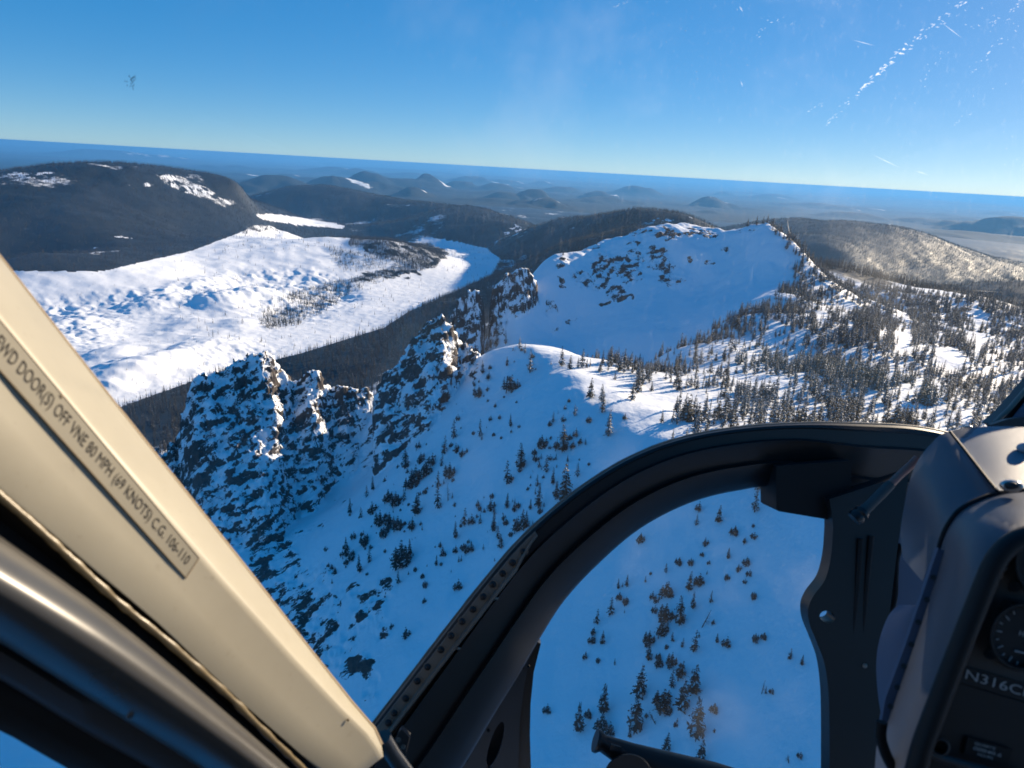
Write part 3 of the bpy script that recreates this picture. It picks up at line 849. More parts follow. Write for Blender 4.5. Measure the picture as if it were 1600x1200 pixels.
def wood(name, p, h, protos, label):
    me = bpy.data.meshes.new(name)
    me.vertices.add(len(p)); me.vertices.foreach_set('co', np.ascontiguousarray(p, dtype=np.float32).ravel())
    for k, a, typ in (('hgt', h, 'FLOAT'), ('rotz', rng.uniform(0, 6.28, len(p)), 'FLOAT'), ('wid', rng.uniform(.8, 1.3, len(p)) * h, 'FLOAT')):
        at = me.attributes.new(k, typ, 'POINT'); at.data.foreach_set('value', np.ascontiguousarray(a, dtype=np.float32))
    at = me.attributes.new('pick', 'INT', 'POINT'); at.data.foreach_set('value', rng.integers(0, len(protos), len(p)).astype(np.int32))
    o = link(name, me)
    ng = bpy.data.node_groups.new(name + '_nodes', 'GeometryNodeTree')
    ng.interface.new_socket('Geometry', in_out='INPUT', socket_type='NodeSocketGeometry')
    ng.interface.new_socket('Geometry', in_out='OUTPUT', socket_type='NodeSocketGeometry')
    N, L = ng.nodes, ng.links
    gi, go = N.new('NodeGroupInput'), N.new('NodeGroupOutput')
    iop = N.new('GeometryNodeInstanceOnPoints')
    join = N.new('GeometryNodeJoinGeometry')
    for pr in reversed(protos):
        oi = N.new('GeometryNodeObjectInfo'); oi.inputs['Object'].default_value = pr; oi.inputs['As Instance'].default_value = True
        L.new(oi.outputs['Geometry'], join.inputs[0])
    def attr(nm, dt):
        a = N.new('GeometryNodeInputNamedAttribute'); a.data_type = dt; a.inputs['Name'].default_value = nm
        return a.outputs['Attribute']
    L.new(gi.outputs[0], iop.inputs['Points']); L.new(join.outputs[0], iop.inputs['Instance'])
    iop.inputs['Pick Instance'].default_value = True
    L.new(attr('pick', 'INT'), iop.inputs['Instance Index'])
    cr = N.new('ShaderNodeCombineXYZ'); L.new(attr('rotz', 'FLOAT'), cr.inputs[2]); L.new(cr.outputs[0], iop.inputs['Rotation'])
    cs = N.new('ShaderNodeCombineXYZ'); L.new(attr('hgt', 'FLOAT'), cs.inputs[2])
    wv = attr('wid', 'FLOAT'); L.new(wv, cs.inputs[0]); L.new(wv, cs.inputs[1]); L.new(cs.outputs[0], iop.inputs['Scale'])
    L.new(iop.outputs[0], go.inputs[0])
    md = o.modifiers.new('wood', 'NODES'); md.node_group = ng
    return tag(o, label, 'trees', kind='stuff')
wood('plateau_wood', plat_p, plat_h, P_NEAR, 'snow-dusted conifer wood on the sunlit plateau right of the ridge')

def forest_points(n, a0, a1, r0, r1, cond, hmin, hmax, power=1.0):
    p = scatter(n, a0, a1, r0, r1, power)
    u, v, r, bas, lak = masks(p)
    k = cond(p, u, v, r, bas, lak)
    p = p[k]; h = rng.uniform(hmin, hmax, len(p))
    ok = visible(p, h, 8)
    return p[ok], h[ok]
def rnd(p): return rng.uniform(0, 1, len(p))
# behind the crags, down to the edge of the snow basin
p, h = forest_points(60000, -40, 9, 640, 3900, lambda p, u, v, r, b, l: (~b) & (~l) & ((r > 1040) | (u < 700)) & (r > np.where(u < 330, 640, 760)) & ((v > 400) | (r < 3500))
                     & ((r < 2600) | (u > 500)) & (rnd(p) < 1.0), 11, 21)
wood('valley_wood', p, h, P_FAR, 'dense dark conifer forest behind the crags along the edge of the snow basin')
# patches of trees on the basin floor
PATCH = [([(552,366),(620,368),(668,378),(692,392),(694,404),(676,418),(640,428),(596,436),(560,442),(540,440),(600,420),(620,408),(575,396),(545,382)], .9),
         ([(430,470),(470,452),(540,436),(600,430),(640,426),(600,440),(560,452),(530,470),(500,490),(470,505),(420,515),(400,505)], .34),
         ([(500,380),(560,395),(620,405),(590,420),(540,425),(520,410)], .28), ([(360,350),(560,362),(540,372),(450,360),(380,364)], .4)]
def in_patch(p, u, v, r, b, l):
    d = np.zeros(len(p)) + 0.006 * b
    for poly, k in PATCH:
        uw, vw = u + 8 * fbm2(p[:, 0], p[:, 1], 160, 2), v + 3 * fbm2(p[:, 0] + 50, p[:, 1], 120, 2)
        d = np.maximum(d, k * in_poly(uw, vw, poly))
    d = d * (0.75 + 0.6 * fbm2(p[:, 0], p[:, 1], 130, 2))
    return b & (r > 1600) & (rnd(p) < d)
p, h = forest_points(200000, -26, 2, 1600, 4500, in_patch, 8, 18)
wood('basin_wood', p, h, P_FAR, 'scattered conifers in a curved band across the snow basin')
# left mountain and the hills round the basin
def on_hills(p, u, v, r, b, l):
    i = np.clip(np.searchsorted(RR, r), 0, nr - 1); j = np.clip(np.searchsorted(AZ, np.arctan2(p[:, 0], p[:, 1])), 0, na - 1)
    fo = forest.reshape(nr, na)[i, j]
    return (~b) & (~l) & (rnd(p) < sstep(-.12, .6, fo)) & (r > 1200)
p, h = forest_points(110000, -41, 18, 2550, 7400, on_hills, 10, 18)
wood('hill_wood', p, h, P_FAR, 'dark conifer forest covering the hills beyond the snow basin')
p, h = forest_points(42000, 4, 41, 1080, 5200, lambda p, u, v, r, b, l: on_hills(p, u, v, r, b, l) & (r > 1120), 10, 17, 2.0)
wood('right_slope_wood', p, h, P_FAR, 'dark conifer forest falling away behind the plateau at right')
p, h = forest_points(60000, 17, 41, 2600, 7600, lambda p, u, v, r, b, l: on_hills(p, u, v, r, b, l), 10, 17)
wood('far_right_wood', p, h, P_FAR, 'dark conifer forest on the low hills beyond the plateau')
p, h = forest_points(9000, -38, 2, 1500, 4300, lambda p, u, v, r, b, l: b & (rnd(p) < .55 + .6 * fbm2(p[:, 0], p[:, 1], 300, 2)), 2.0, 6.5)
wood('basin_scrub', p, h, P_FAR, 'small dark bushes dotted over the snow basin')
# low scrub half buried round the single trees
q = []
for (x, y, where) in scrub_seed:
    if 'rim' in where: continue
    low = 'chin' in where
    for k in range(random.randint(0, 1) if low else random.randint(1, 4)):
        q.append((x + random.gauss(0, 4 if low else 7), y + random.gauss(0, 5 if low else 9)))
q = np.array(q); p = np.column_stack([q[:, 0], q[:, 1], ground_z(q[:, 0], q[:, 1])])
wood('slope_scrub', p, rng.uniform(.9, 3.4, len(p)), [joined('shrub', 'scrub_bush'), joined('sparse', 'scrub_sapling'), joined('clump', 'scrub_clump')], 'small half-buried bushes between the trees of the shaded face')
# ------------------------------------------------------------------ the helicopter cockpit
def paint(name, col, rough=0.5, spec=0.5, metal=0.0, wear=0.3, scale=60, bstr=0.08):
    t = NT(name)
    pos = t.pos()
    n1 = t.noise(scale, 4, 0.6, pos); n2 = t.noise(7.0, 4, 0.65, pos)
    dark = tuple(c * (1 - wear) for c in col); lite = tuple(min(1, c * (1 + wear * .5)) for c in col)
    c = t.mix(n2, dark, lite)
    r = t.math('ADD', rough - 0.08, t.math('MULTIPLY', n2, 0.16))
    t.bsdf(c, r, metal, spec, n1, bstr, 0.0006)
    return t.m
M_CREAM = paint('cream_paint', (0.31, 0.28, 0.21), 0.45, 0.4, wear=0.10, scale=25, bstr=0.05)
def worn_cream():
    t = NT('cream_paint')
    pos = t.pos()
    big = t.noise(9.0, 5, 0.65, pos); fine = t.noise(120.0, 3, 0.6, pos); sp = t.noise(420.0, 2, 0.5, pos)
    c = t.mix(big, (0.27, 0.24, 0.175), (0.34, 0.31, 0.235))
    c = t.mix(t.math('MULTIPLY', t.ramp(fine, .62, .78), .35), c, (0.20, 0.17, 0.115))
    c = t.mix(t.math('MULTIPLY', t.ramp(sp, .76, .80), .8), c, (0.08, 0.06, 0.04))
    r = t.math('ADD', .36, t.math('MULTIPLY', big, .22))
    t.bsdf(c, r, 0, .4, fine, .06, .0006)
    return t.m
M_CREAM = worn_cream()
M_PLAC = paint('cream_placard', (0.265, 0.24, 0.18), 0.5, 0.3, wear=0.08)
M_INK = paint('black_ink', (0.03, 0.025, 0.02), 0.7, 0.2, wear=0.1)
M_LINE = paint('brown_line', (0.22, 0.17, 0.11), 0.7, 0.2, wear=0.1)
M_BLACK = paint('black_frame_paint', (0.010, 0.010, 0.011), 0.42, 0.45, wear=0.35, scale=300)
M_BLACK2 = paint('matt_black_plastic', (0.008, 0.008, 0.009), 0.62, 0.35, wear=0.3, scale=400)
M_STRIP = paint('worn_dark_metal', (0.21, 0.19, 0.16), 0.42, 0.6, metal=0.25, wear=0.45, scale=180, bstr=0.3)
M_RUB = paint('black_rubber', (0.006, 0.006, 0.006), 0.7, 0.3, wear=0.3)
M_GOLD = paint('yellowed_sealant', (0.15, 0.11, 0.05), 0.35, 0.5, wear=0.4, scale=90, bstr=0.4)
M_GREY = paint('grey_door_paint', (0.05, 0.047, 0.042), 0.30, 0.5, wear=0.15)
M_DGREY = paint('dark_grey_panel', (0.03, 0.03, 0.032), 0.55, 0.4, wear=0.25)
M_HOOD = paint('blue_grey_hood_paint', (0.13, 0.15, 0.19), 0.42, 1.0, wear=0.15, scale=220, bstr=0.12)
M_SHEEN = paint('hood_top_painted_sheen', (0.34, 0.385, 0.45), 0.45, 0.8, wear=0.12, scale=200, bstr=0.1)  # lighter hood paint: the sun's sheen on the top is put into the colour
M_BLUE = paint('dark_blue_grey_paint', (0.11, 0.13, 0.19), 0.5, 0.4, wear=0.15, scale=250)
M_PANEL = paint('instrument_panel_grey', (0.045, 0.043, 0.042), 0.6, 0.3, wear=0.15, scale=300)
M_CHROME = paint('steel_screw', (0.55, 0.54, 0.52), 0.28, 0.5, metal=0.9, wear=0.3)
M_HOSE = paint('faded_red_hose', (0.28, 0.09, 0.06), 0.45, 0.5, wear=0.2)
M_SLEEVE = paint('grey_sleeve', (0.06, 0.065, 0.065), 0.6, 0.4, wear=0.35, scale=150, bstr=0.4)
M_WHITE = paint('white_lettering', (0.42, 0.42, 0.42), 0.6, 0.2, wear=0.1)
M_PALE = paint('pale_label', (0.30, 0.28, 0.25), 0.5, 0.3, wear=0.1)

DSC = 1.0
def P(u, v, d):
    return Vector(d * DSC * ray(u, v))
HL = Vector((0.1, 0.2, -1.1))
heli = bpy.data.objects.new('helicopter', None); C.objects.link(heli)
heli.location = HL; heli.empty_display_size = 0.3
tag(heli, 'helicopter cockpit with cream door post, black window arch and dark instrument hood', 'helicopter')
H_INV = Matrix.Translation(-HL)
def part(name, me, parent=None, label=None):
    o = bpy.data.objects.new(name, me); C.objects.link(o)
    o.parent = parent or heli
    if parent is None: o.matrix_parent_inverse = H_INV
    if label: o['label'] = label
    return o
def finish(bm, name, mat, ang=35, smooth=True):
    bmesh.ops.recalc_face_normals(bm, faces=bm.faces)
    me = bpy.data.meshes.new(name); bm.to_mesh(me); bm.free()
    me.materials.append(mat)
    if smooth:
        me.polygons.foreach_set('use_smooth', [True] * len(me.polygons))
        me.set_sharp_from_angle(angle=math.radians(ang))
    return me
def loft(name, secs, mat, caps=True, closed=True, ang=35):
    bm = bmesh.new()
    rows = [[bm.verts.new(p) for p in s] for s in secs]
    n = len(secs[0])
    for a, b in zip(rows[:-1], rows[1:]):
        for k in range(n if closed else n - 1):
            k2 = (k + 1) % n
            try: bm.faces.new((a[k], a[k2], b[k2], b[k]))
            except ValueError: pass
    if caps and closed:
        bm.faces.new(rows[0]); bm.faces.new(list(reversed(rows[-1])))
    return finish(bm, name, mat, ang)
def catmull(pts, m):
    pts = [np.array(p, float) for p in pts]
    out = []
    n = len(pts)
    for i in range(n - 1):
        p0, p1, p2, p3 = pts[max(i - 1, 0)], pts[i], pts[i + 1], pts[min(i + 2, n - 1)]
        for k in range(m):
            t = k / m
            out.append(0.5 * ((2 * p1) + (-p0 + p2) * t + (2 * p0 - 5 * p1 + 4 * p2 - p3) * t * t + (-p0 + 3 * p1 - 3 * p2 + p3) * t ** 3))
    out.append(pts[-1])
    return out
def resample(pts, n):
    pts = np.array(pts, float)
    L = np.concatenate([[0], np.cumsum(np.linalg.norm(np.diff(pts, axis=0), axis=1))])
    s = np.linspace(0, L[-1], n)
    return np.column_stack([np.interp(s, L, pts[:, k]) for k in range(pts.shape[1])])
def plate(name, outer, mat, depth, thick=0.006, holes=(), bevel=0.0):
    """a flat sheet cut to an outline: depth is a number or a function of the pixel"""
    from mathutils.geometry import tessellate_polygon
    dep = depth if callable(depth) else (lambda u, v: depth)
    loops = [list(outer)] + [list(h) for h in holes]
    flat = [p for lp in loops for p in lp]
    tri = tessellate_polygon([[Vector((p[0], p[1], 0)) for p in lp] for lp in loops])
    bm = bmesh.new()
    fr = [bm.verts.new(P(u, v, dep(u, v))) for u, v in flat]
    bk = [bm.verts.new(P(u, v, dep(u, v)) + Vector(c_f) * thick) for u, v in flat]
    for a, b, c in tri:
        try: bm.faces.new((fr[a], fr[b], fr[c])); bm.faces.new((bk[c], bk[b], bk[a]))
        except ValueError: pass
    base = 0
    for lp in loops:
        n = len(lp)
        for k in range(n):
            a, b = base + k, base + (k + 1) % n
            try: bm.faces.new((fr[a], fr[b], bk[b], bk[a]))
            except ValueError: pass
        base += n
    return finish(bm, name, mat, 30)
def tube(name, path, rad, mat, n=10, caps=True):
    """round bar along 3D points; rad a number or list"""
    path = [Vector(p) for p in path]
    rr = [x * DSC for x in (rad if isinstance(rad, (list, tuple)) else [rad] * len(path))]
    secs = []
    for i, p in enumerate(path):
        t = (path[min(i + 1, len(path) - 1)] - path[max(i - 1, 0)]).normalized()
        a = t.cross(Vector(c_f)).normalized() if abs(t.dot(Vector(c_f))) < .95 else t.cross(Vector(c_u)).normalized()
        b = t.cross(a).normalized()
        secs.append([p + (a * math.cos(2 * math.pi * k / n) + b * math.sin(2 * math.pi * k / n)) * rr[i] for k in range(n)])
    return loft(name, secs, mat, caps, ang=50)
def button(name, u, v, d, rpx, mat, out=0.003, slot=False, squash=1.0, dirv=None):
    """a domed rivet or screw head facing the camera"""
    c = P(u, v, d); r = rpx / F_PX * d * DSC
    z = -(c.normalized()) if dirv is None else Vector(dirv).normalized()
    x = z.cross(Vector(c_u)).normalized(); y = z.cross(x)
    secs = []
    prof = ((1.0, -.6), (1.0, .15), (.9, .55), (.62, .88), (.3, 1.0)) if not slot else ((1.0, -.6), (1.0, .5), (.92, .7), (.55, .7), (.5, .35), (.2, .35))
    for f, hgt in prof:
        secs.append([c + (x * math.cos(k * math.pi / 6) + y * math.sin(k * math.pi / 6) * squash) * r * f + z * out * hgt for k in range(12)])
    return loft(name, secs, mat, True, ang=40)
def ell(u, v, a, b, rot=0, n=20):
    cr, sr = math.cos(rot), math.sin(rot)
    return [(u + a * math.cos(t) * cr - b * math.sin(t) * sr, v + a * math.cos(t) * sr + b * math.sin(t) * cr) for t in [2 * math.pi * k / n for k in range(n)]]
def text_mesh(name, txt, corners, mat, lift=0.0):
    """lettering laid into the quad top-left, top-right, bottom-right, bottom-left (3D points)"""
    cu = bpy.data.curves.new(name, 'FONT'); cu.body = txt; cu.resolution_u = 3
    ob = bpy.data.objects.new(name, cu); C.objects.link(ob)
    dg = bpy.context.evaluated_depsgraph_get()
    me = bpy.data.meshes.new_from_object(ob.evaluated_get(dg))
    bpy.data.objects.remove(ob)
    n = len(me.vertices); a = np.empty(n * 3, np.float32); me.vertices.foreach_get('co', a); a = a.reshape(-1, 3)
    x = (a[:, 0] - a[:, 0].min()) / np.ptp(a[:, 0]); y = (a[:, 1] - a[:, 1].min()) / max(np.ptp(a[:, 1]), 1e-6)
    tl, tr, br, bl = [np.array(c) for c in corners]
    top = tl[None] + (tr - tl)[None] * x[:, None]; bot = bl[None] + (br - bl)[None] * x[:, None]
    p = bot + (top - bot) * y[:, None]
    p = p * (1 - lift)
    me.vertices.foreach_set('co', p.astype(np.float32).ravel()); me.update()
    me.materials.clear(); me.materials.append(mat); me.name = name
    return me

# ---- cream door post
PD_ = np.array([0.62, 0.785]); PERP = np.array([-0.785, 0.62])
E0 = np.array([-120.0, 250.0]); SL = 1165.0
st = [((-120,250),66,300),((0,402),59,268),((180,632),52,226),((378,880),39,164),((482,1013),28,141),((548,1096),19,121),((584,1138),14,106),((596,1164),9,92),((599,1182),5,80)]
_ss = [((np.array(e, float) - E0) @ PD_) / SL for e, _, _ in st]
def tilt_of(wc, wl, d): return .00064 * (wl - wc) * d
def post_depth(u, v):
    s = ((np.array([u, v]) - E0) @ PD_) / SL
    return 1.0 / (1 / 0.46 + (1 / 0.72 - 1 / 0.46) * s)
def post_face(u, v):
    s = ((np.array([u, v]) - E0) @ PD_) / SL
    w = (np.array([u, v]) - E0) @ PERP
    wc, wl = np.interp(s, _ss, [q[1] for q in st]), np.interp(s, _ss, [q[2] for q in st])
    d = post_depth(u, v)
    return d - tilt_of(wc, wl, d) * np.clip((w - wc) / (wl - wc), 0, 1)
secs = []
for (e, wc, wl) in st:
    e = np.array(e, float)
    d = post_depth(*e); TILT = tilt_of(wc, wl, d); kb = wc / 52
    prof = [(0, .10), (0, .072 * kb), (wc * .2, .055 * kb), (wc * .45, .034 * kb), (wc * .7, .0165 * kb), (wc * .88, .006 * kb), (wc * 1.0, .0), (wc + (wl - wc) * .08, -TILT * .08), (wc + (wl - wc) * .5, -TILT * .5), (wc + (wl - wc) * .95, -TILT * .95), (wl, -TILT * .97), (wl + 1, -TILT + .03), (wl, .10)]
    secs.append([P(*(e + PERP * w), d + o) for w, o in prof])
post = part('door_post', loft('door_post', secs, M_CREAM, ang=60), None, 'cream painted door post with a black-lettered speed placard')
trim = []
for (e, wc, wl) in st[:-1]:
    e = np.array(e, float); d = post_depth(*e) + .074 * wc / 52
    trim.append([P(*(e + PERP * w), d + o) for w, o in ((-3.5, .012), (-3.5, .002), (-.5, -.001), (.5, .012))])
part('edge_trim', loft('edge_trim', trim, M_LINE), post)
TL, TR, BR, BL = (7, 507), (312, 872), (291, 904), (-22, 547)
TL = (-30, 463)
def on_post(p, lift): return P(p[0], p[1], post_face(*p) - lift)
BL = (-62, 510)
_pc = [np.array(on_post(p, .0009)) for p in (TL, TR, BR, BL)]
_pn = Vector(np.cross(_pc[1] - _pc[0], _pc[3] - _pc[0])).normalized()
if _pn.dot(Vector(c_f)) > 0: _pn = -_pn
def on_plac(s_, t_, lift=0.0):
    return Vector((_pc[0] * (1 - s_) + _pc[1] * s_) * (1 - t_) + (_pc[3] * (1 - s_) + _pc[2] * s_) * t_) + _pn * lift
def slab_on(name, s0, s1, t0, t1, lift, thick, mat, n=24):
    secs = []
    for k in range(n + 1):
        q = s0 + (s1 - s0) * k / n
        secs.append([on_plac(q, t0, lift), on_plac(q, t1, lift), on_plac(q, t1, lift - thick), on_plac(q, t0, lift - thick)])
    return loft(name, secs, mat)
plac = part('placard', slab_on('placard', 0, 1, 0, 1, 0, .003, M_PLAC), post)
def lerp2(p, q, t): return (p[0] + (q[0] - p[0]) * t, p[1] + (q[1] - p[1]) * t)
for args in ((0, 1, 0, .03), (0, 1, .97, 1), (.996, 1, .03, .97)):
    part('border_line', slab_on('border_line', *args, .00025, .0005, M_LINE), post)
tq = [on_plac(q, t__, .0003) for q, t__ in ((.105, .24), (.975, .24), (.975, .76), (.105, .76))]
def letters_on(name, txt, s0, s1, t0, t1, mat):
    me = text_mesh(name, txt, [Vector((0, 1, 0)), Vector((1, 1, 0)), Vector((1, 0, 0)), Vector((0, 0, 0))], mat)
    a_ = np.empty(len(me.vertices) * 3, np.float32); me.vertices.foreach_get('co', a_); a_ = a_.reshape(-1, 3)
    out = [tuple(on_plac(s0 + (s1 - s0) * p[0], t1 + (t0 - t1) * p[1], .0003)) for p in a_]
    me.vertices.foreach_set('co', np.array(out, np.float32).ravel()); me.update()
    return me
part('lettering', letters_on('lettering', 'FWD DOOR(S) OFF VNE 80 MPH (69 KNOTS) C.G. 106-110', .098, .972, .25, .78, M_INK), post)
part('rivet', button('rivet', 94, 620, post_face(94, 620) - .001, 4, M_LINE, .001), post)
part('rivet', button('rivet', 544, 1125, post_face(544, 1125) - .002, 2.2, M_LINE, .001), post)
# ---- door jamb, seal and frame below the post
def band(name, line_a, line_b, mat, da, prof, n=14):
    """strip between two pixel lines; prof = (fraction across, depth offset)"""
    A, B_ = resample(catmull(line_a, 6), n), resample(catmull(line_b, 6), n)
    secs = []
    for a, b in zip(A, B_):
        secs.append([P(*(a + (b - a) * f), da(*a) + o) for f, o in prof])
    return loft(name, secs, mat, ang=60)
jd = lambda u, v: post_depth(u, v) - .06
part('door_jamb', band('door_jamb', [(-80,694),(0,764),(150,892),(250,976),(372,1092),(454,1164),(520,1222)], [(-80,800),(0,862),(180,985),(375,1150),(480,1240)], M_RUB, jd, ((0, .02), (0, .0), (.5, .012), (1, .006), (1, .03))), None, 'black rubber gap beside the cream post')
seal_pts = resample(catmull([(-70,712),(0,774),(60,826),(180,936),(262,1003),(356,1086),(397,1127),(470,1197),(520,1245)], 8), 90)
rn = random.Random(3)
sp, sr = [], []
for i, (u, v) in enumerate(seal_pts):
    sp.append(P(u, v, jd(u, v) - .002)); sr.append(.0026 + .0005 * (math.sin(i * 1.15) > .3) * (i > 20) + rn.uniform(-.0003, .0004))
part('door_seal', tube('door_seal', sp, sr, M_GOLD, 8), None, 'yellowed bead of sealant along the door')
jd2 = lambda u, v: post_depth(u, v) - .105
half = [(f, -.034 * math.sin(math.pi * f) ** .7 + .01) for f in np.linspace(0, 1, 13)] + [(1, .04), (0, .04)]
fr_ = part('door_frame', band('door_frame', [(-90,775),(0,838),(180,968),(375,1132),(500,1245)], [(-90,952),(0,1004),(130,1085),(300,1192),(390,1260)], M_GREY, jd2, half, 24), None, 'rounded grey door frame tube with a long highlight')
part('screw', button('screw', 203, 1119, jd2(203, 1119) - .012, 5, M_CHROME, .002, True), fr_)
part('door_trim', band('door_trim', [(-90,945),(0,998),(130,1080),(300,1188),(390,1256)], [(-90,1015),(0,1062),(110,1130),(235,1205),(300,1250)], M_DGREY, lambda u, v: post_depth(u, v) - .085, ((0, .03), (0, 0), (.3, -.006), (.8, -.004), (1, .01), (1, .03))))
part('door_sill', band('door_sill', [(-90,1010),(0,1058),(110,1126),(235,1202),(300,1248)], [(-90,1110),(0,1142),(60,1175),(130,1215),(190,1250)], M_RUB, lambda u, v: post_depth(u, v) - .07, ((0, .03), (0, 0), (.5, -.008), (1, .0), (1, .03))))

DSC = 1.16                     # the nose lies farther off than the door and the hood
# ---- black arch between windshield and chin window
AO = [(505,1235),(540,1188),(583,1130),(640,1056),(700,978),(760,902),(820,834),(900,766),(980,716),(1060,685),(1150,668),(1250,661),(1350,662),(1440,668),(1540,690)]
AI = [(640,1310),(672,1268),(722,1200),(770,1120),(812,1052),(842,1000),(882,938),(936,880),(1000,826),(1075,787),(1150,767),(1232,761),(1350,800),(1440,805),(1540,800)]
NS = 72
AOs, AIs = [np.array(catmull(a, 6)) for a in (AO, AI)]
def arch_d(i): return 0.78 + 0.24 * i / (len(AOs) - 1)
prof = [(0, .045), (0, .012), (.03, .006), (.07, .004), (.09, .006), (.24, .006), (.27, .000), (.34, .004), (.60, .012), (.63, .004), (.70, .006), (.86, .016), (.97, .024), (1, .03), (1, .055)]
secs = []
for i, (o, q) in enumerate(zip(AOs, AIs)):
    secs.append([P(*(o + (q - o) * f), arch_d(i) + z) for f, z in prof])
arch = part('window_arch', loft('window_arch', secs, M_BLACK, ang=28), None, 'black curved frame between windshield and chin window')
# outer lip of sealant where the glass meets the frame
lip = [P(*(o + (o - q) / np.linalg.norm(o - q) * 0.5), arch_d(i) + .006) for i, (o, q) in enumerate(zip(AOs, AIs))]
part('sealant_lip', tube('sealant_lip', lip, [.0011 + .0005 * random.random() for _ in lip], M_STRIP, 6), arch)
# riveted strip on the lower left of the arch
def off_px(i, px):
    o, q = AOs[i], AIs[i]
    return o + (q - o) / np.linalg.norm(q - o) * px
i1 = int(6.2 * 6)
ssec = []
for i in range(8, i1 + 1):
    taper = 1.0 if i < i1 - 4 else max(.25, (i1 - i + 1) / 5)
    ssec.append([P(*off_px(i, p_), arch_d(i) + z) for p_, z in ((8, .008), (9, -.004), (24 * taper + 9 * (1 - taper), -.004), (27 * taper + 10 * (1 - taper), -.009), (31 * taper + 11 * (1 - taper), -.009), (33 * taper + 12 * (1 - taper), .008))])
strip = part('rivet_strip', loft('rivet_strip', ssec, M_STRIP, ang=25), None, 'worn dark metal strip with round rivets along the arch')
RV = [(818,862),(801,879),(785,896),(770,913),(755,932),(739,952),(722,971),(705,993),(689,1015),(668,1042),(652,1064),(634,1091),(616,1114),(607,1129)]
for (u, v) in RV:
    i = int(np.argmin([np.hypot(*(off_px(k, 17) - (u, v))) for k in range(len(AOs))]))
    part('rivet', button('rivet', u, v, arch_d(i) - .004, 5.6, M_BLACK, .0045), strip)
    part('washer', plate('washer', ell(u + .8, v - .6, 7.2, 6.6), M_STRIP, arch_d(i) - .0045, .001), strip)
for (u, v) in ((775, 935), (715, 1013)):
    i = int(np.argmin([np.hypot(*(off_px(k, 40) - (u, v))) for k in range(len(AOs))]))
    part('clip', button('clip', u, v, arch_d(i) - .004, 5, M_CHROME if False else M_STRIP, .006, squash=.5), arch)
# hinge lug at the foot of the arch
lug = part('hinge_lug', plate('hinge_lug', [(622,1146),(627,1139),(640,1152),(634,1178),(622,1192),(610,1178)], M_DGREY, .755, .01), None, 'small black lug with two screws at the foot of the arch')
part('screw', button('screw', 623, 1156, .752, 3.6, M_STRIP, .003, True), lug)
part('screw', button('screw', 630, 1167, .752, 3.6, M_STRIP, .003, True), lug)
part('hinge_bar', tube('hinge_bar', [P(598, 1152, .70), P(612, 1176, .71), P(640, 1215, .72)], .0085, M_CHROME if False else M_GREY, 10), None)

# ---- plates of the chin window and centre post
side = part('side_panel', plate('side_panel', [(840,1003),(826,1034),(818,1080),(812,1130),(809,1230),(700,1230),(726,1188),(770,1112),(806,1054)], M_DGREY, .99, .006, [ell(774, 1164, 9, 38, .30)]), None, 'dark grey panel with an oval slot beside the chin window')
part('slot_shade_sheet', plate('slot_shade_sheet', ell(774, 1164, 14, 46, .30), M_RUB, 1.012, .004), side)  # black sheet behind the slot, painting the shade inside it
for (u, v) in ((822,1030),(826,1041),(817,1043),(806,1049),(794,1070),(782,1092),(768,1116),(757,1138),(763,1142),(743,1163),(729,1188)):
    part('rivet', button('rivet', u, v, .989, 2.4, M_RUB, .002), side)
part('chin_window_rim', plate('chin_window_rim', [(838,1002),(845,1006),(834,1050),(829,1100),(828,1150),(831,1240),(806,1240),(810,1130),(817,1080),(826,1034)], M_BLACK, 1.0, .02))
part('bracket', plate('bracket', [(1213,728),(1213,796),(1217,799),(1301,813),(1330,806),(1330,720)], M_BLACK2, .955, .07), None, 'black box bracket at the top of the centre post')
PL = [(1296,780),(1301,813),(1301,835),(1298,872),(1289,906),(1271,931),(1263,951),(1265,975),(1276,1003),(1288,1036),(1294,1076),(1296,1130),(1296,1240)]
PLs = [tuple(p) for p in catmull(PL, 4)]
cpost = part('centre_post', plate('centre_post', PLs + [(1372,1240),(1378,1100),(1390,960),(1402,860),(1420,740)], M_BLACK, lambda u, v: 0.94 - .00004 * (v - 780), .03, [ell(1293, 964, 12.5, 9.5, .25)]), None, 'black centre post with a rounded lug and a round hole')
for ln in ([(1345,842),(1338,930),(1330,1010),(1328,1110),(1330,1235)], [(1362,838),(1352,935),(1345,1020),(1342,1110),(1344,1235)]):
    part('rib', tube('rib', [P(u, v, .935) for u, v in catmull(ln, 4)], .0035, M_BLACK2, 8), cpost)
part('bolt', button('bolt', 1351, 1040, .93, 4, M_STRIP, .004), cpost)
# ---- back wall of the nose, behind the post
wall = part('nose_wall', plate('nose_wall', [(1330,690),(1620,690),(1640,1260),(1318,1260),(1330,1000)], M_BLUE, 1.02, .01), None, 'dark blue-grey sheet wall behind the centre post')
part('cable', tube('cable', [P(u, v, .99) for u, v in catmull([(1408,850),(1401,872),(1399,900),(1398,930),(1392,955),(1386,968)], 5)], .0042, M_RUB, 8), wall)
for (u, v) in ((1379,909),(1382,925),(1383,935),(1365,985)):
    part('rivet', button('rivet', u, v, 1.018, 3, M_RUB, .002), wall)
# ---- hose from the hood to the post
hose = part('hose', tube('hose', [P(1434, 716, .90), P(1422, 728, .90), P(1406, 742, .895), P(1391, 757, .885)], .0052, M_HOSE, 12), None, 'faded red hose with a grey sleeve')
part('sleeve', tube('sleeve', [P(1392, 756, .886), P(1378, 770, .885), P(1362, 786, .88), P(1346, 801, .878)], [.0062, .0066, .0064, .007], M_SLEEVE, 12), hose)
part('fitting', tube('fitting', [P(1350, 797, .876), P(1346, 801, .876), P(1343, 803, .876), P(1340, 806, .876), P(1334, 811, .876)], [.008, .0098, .008, .0102, .009], M_BLACK, 14), hose)
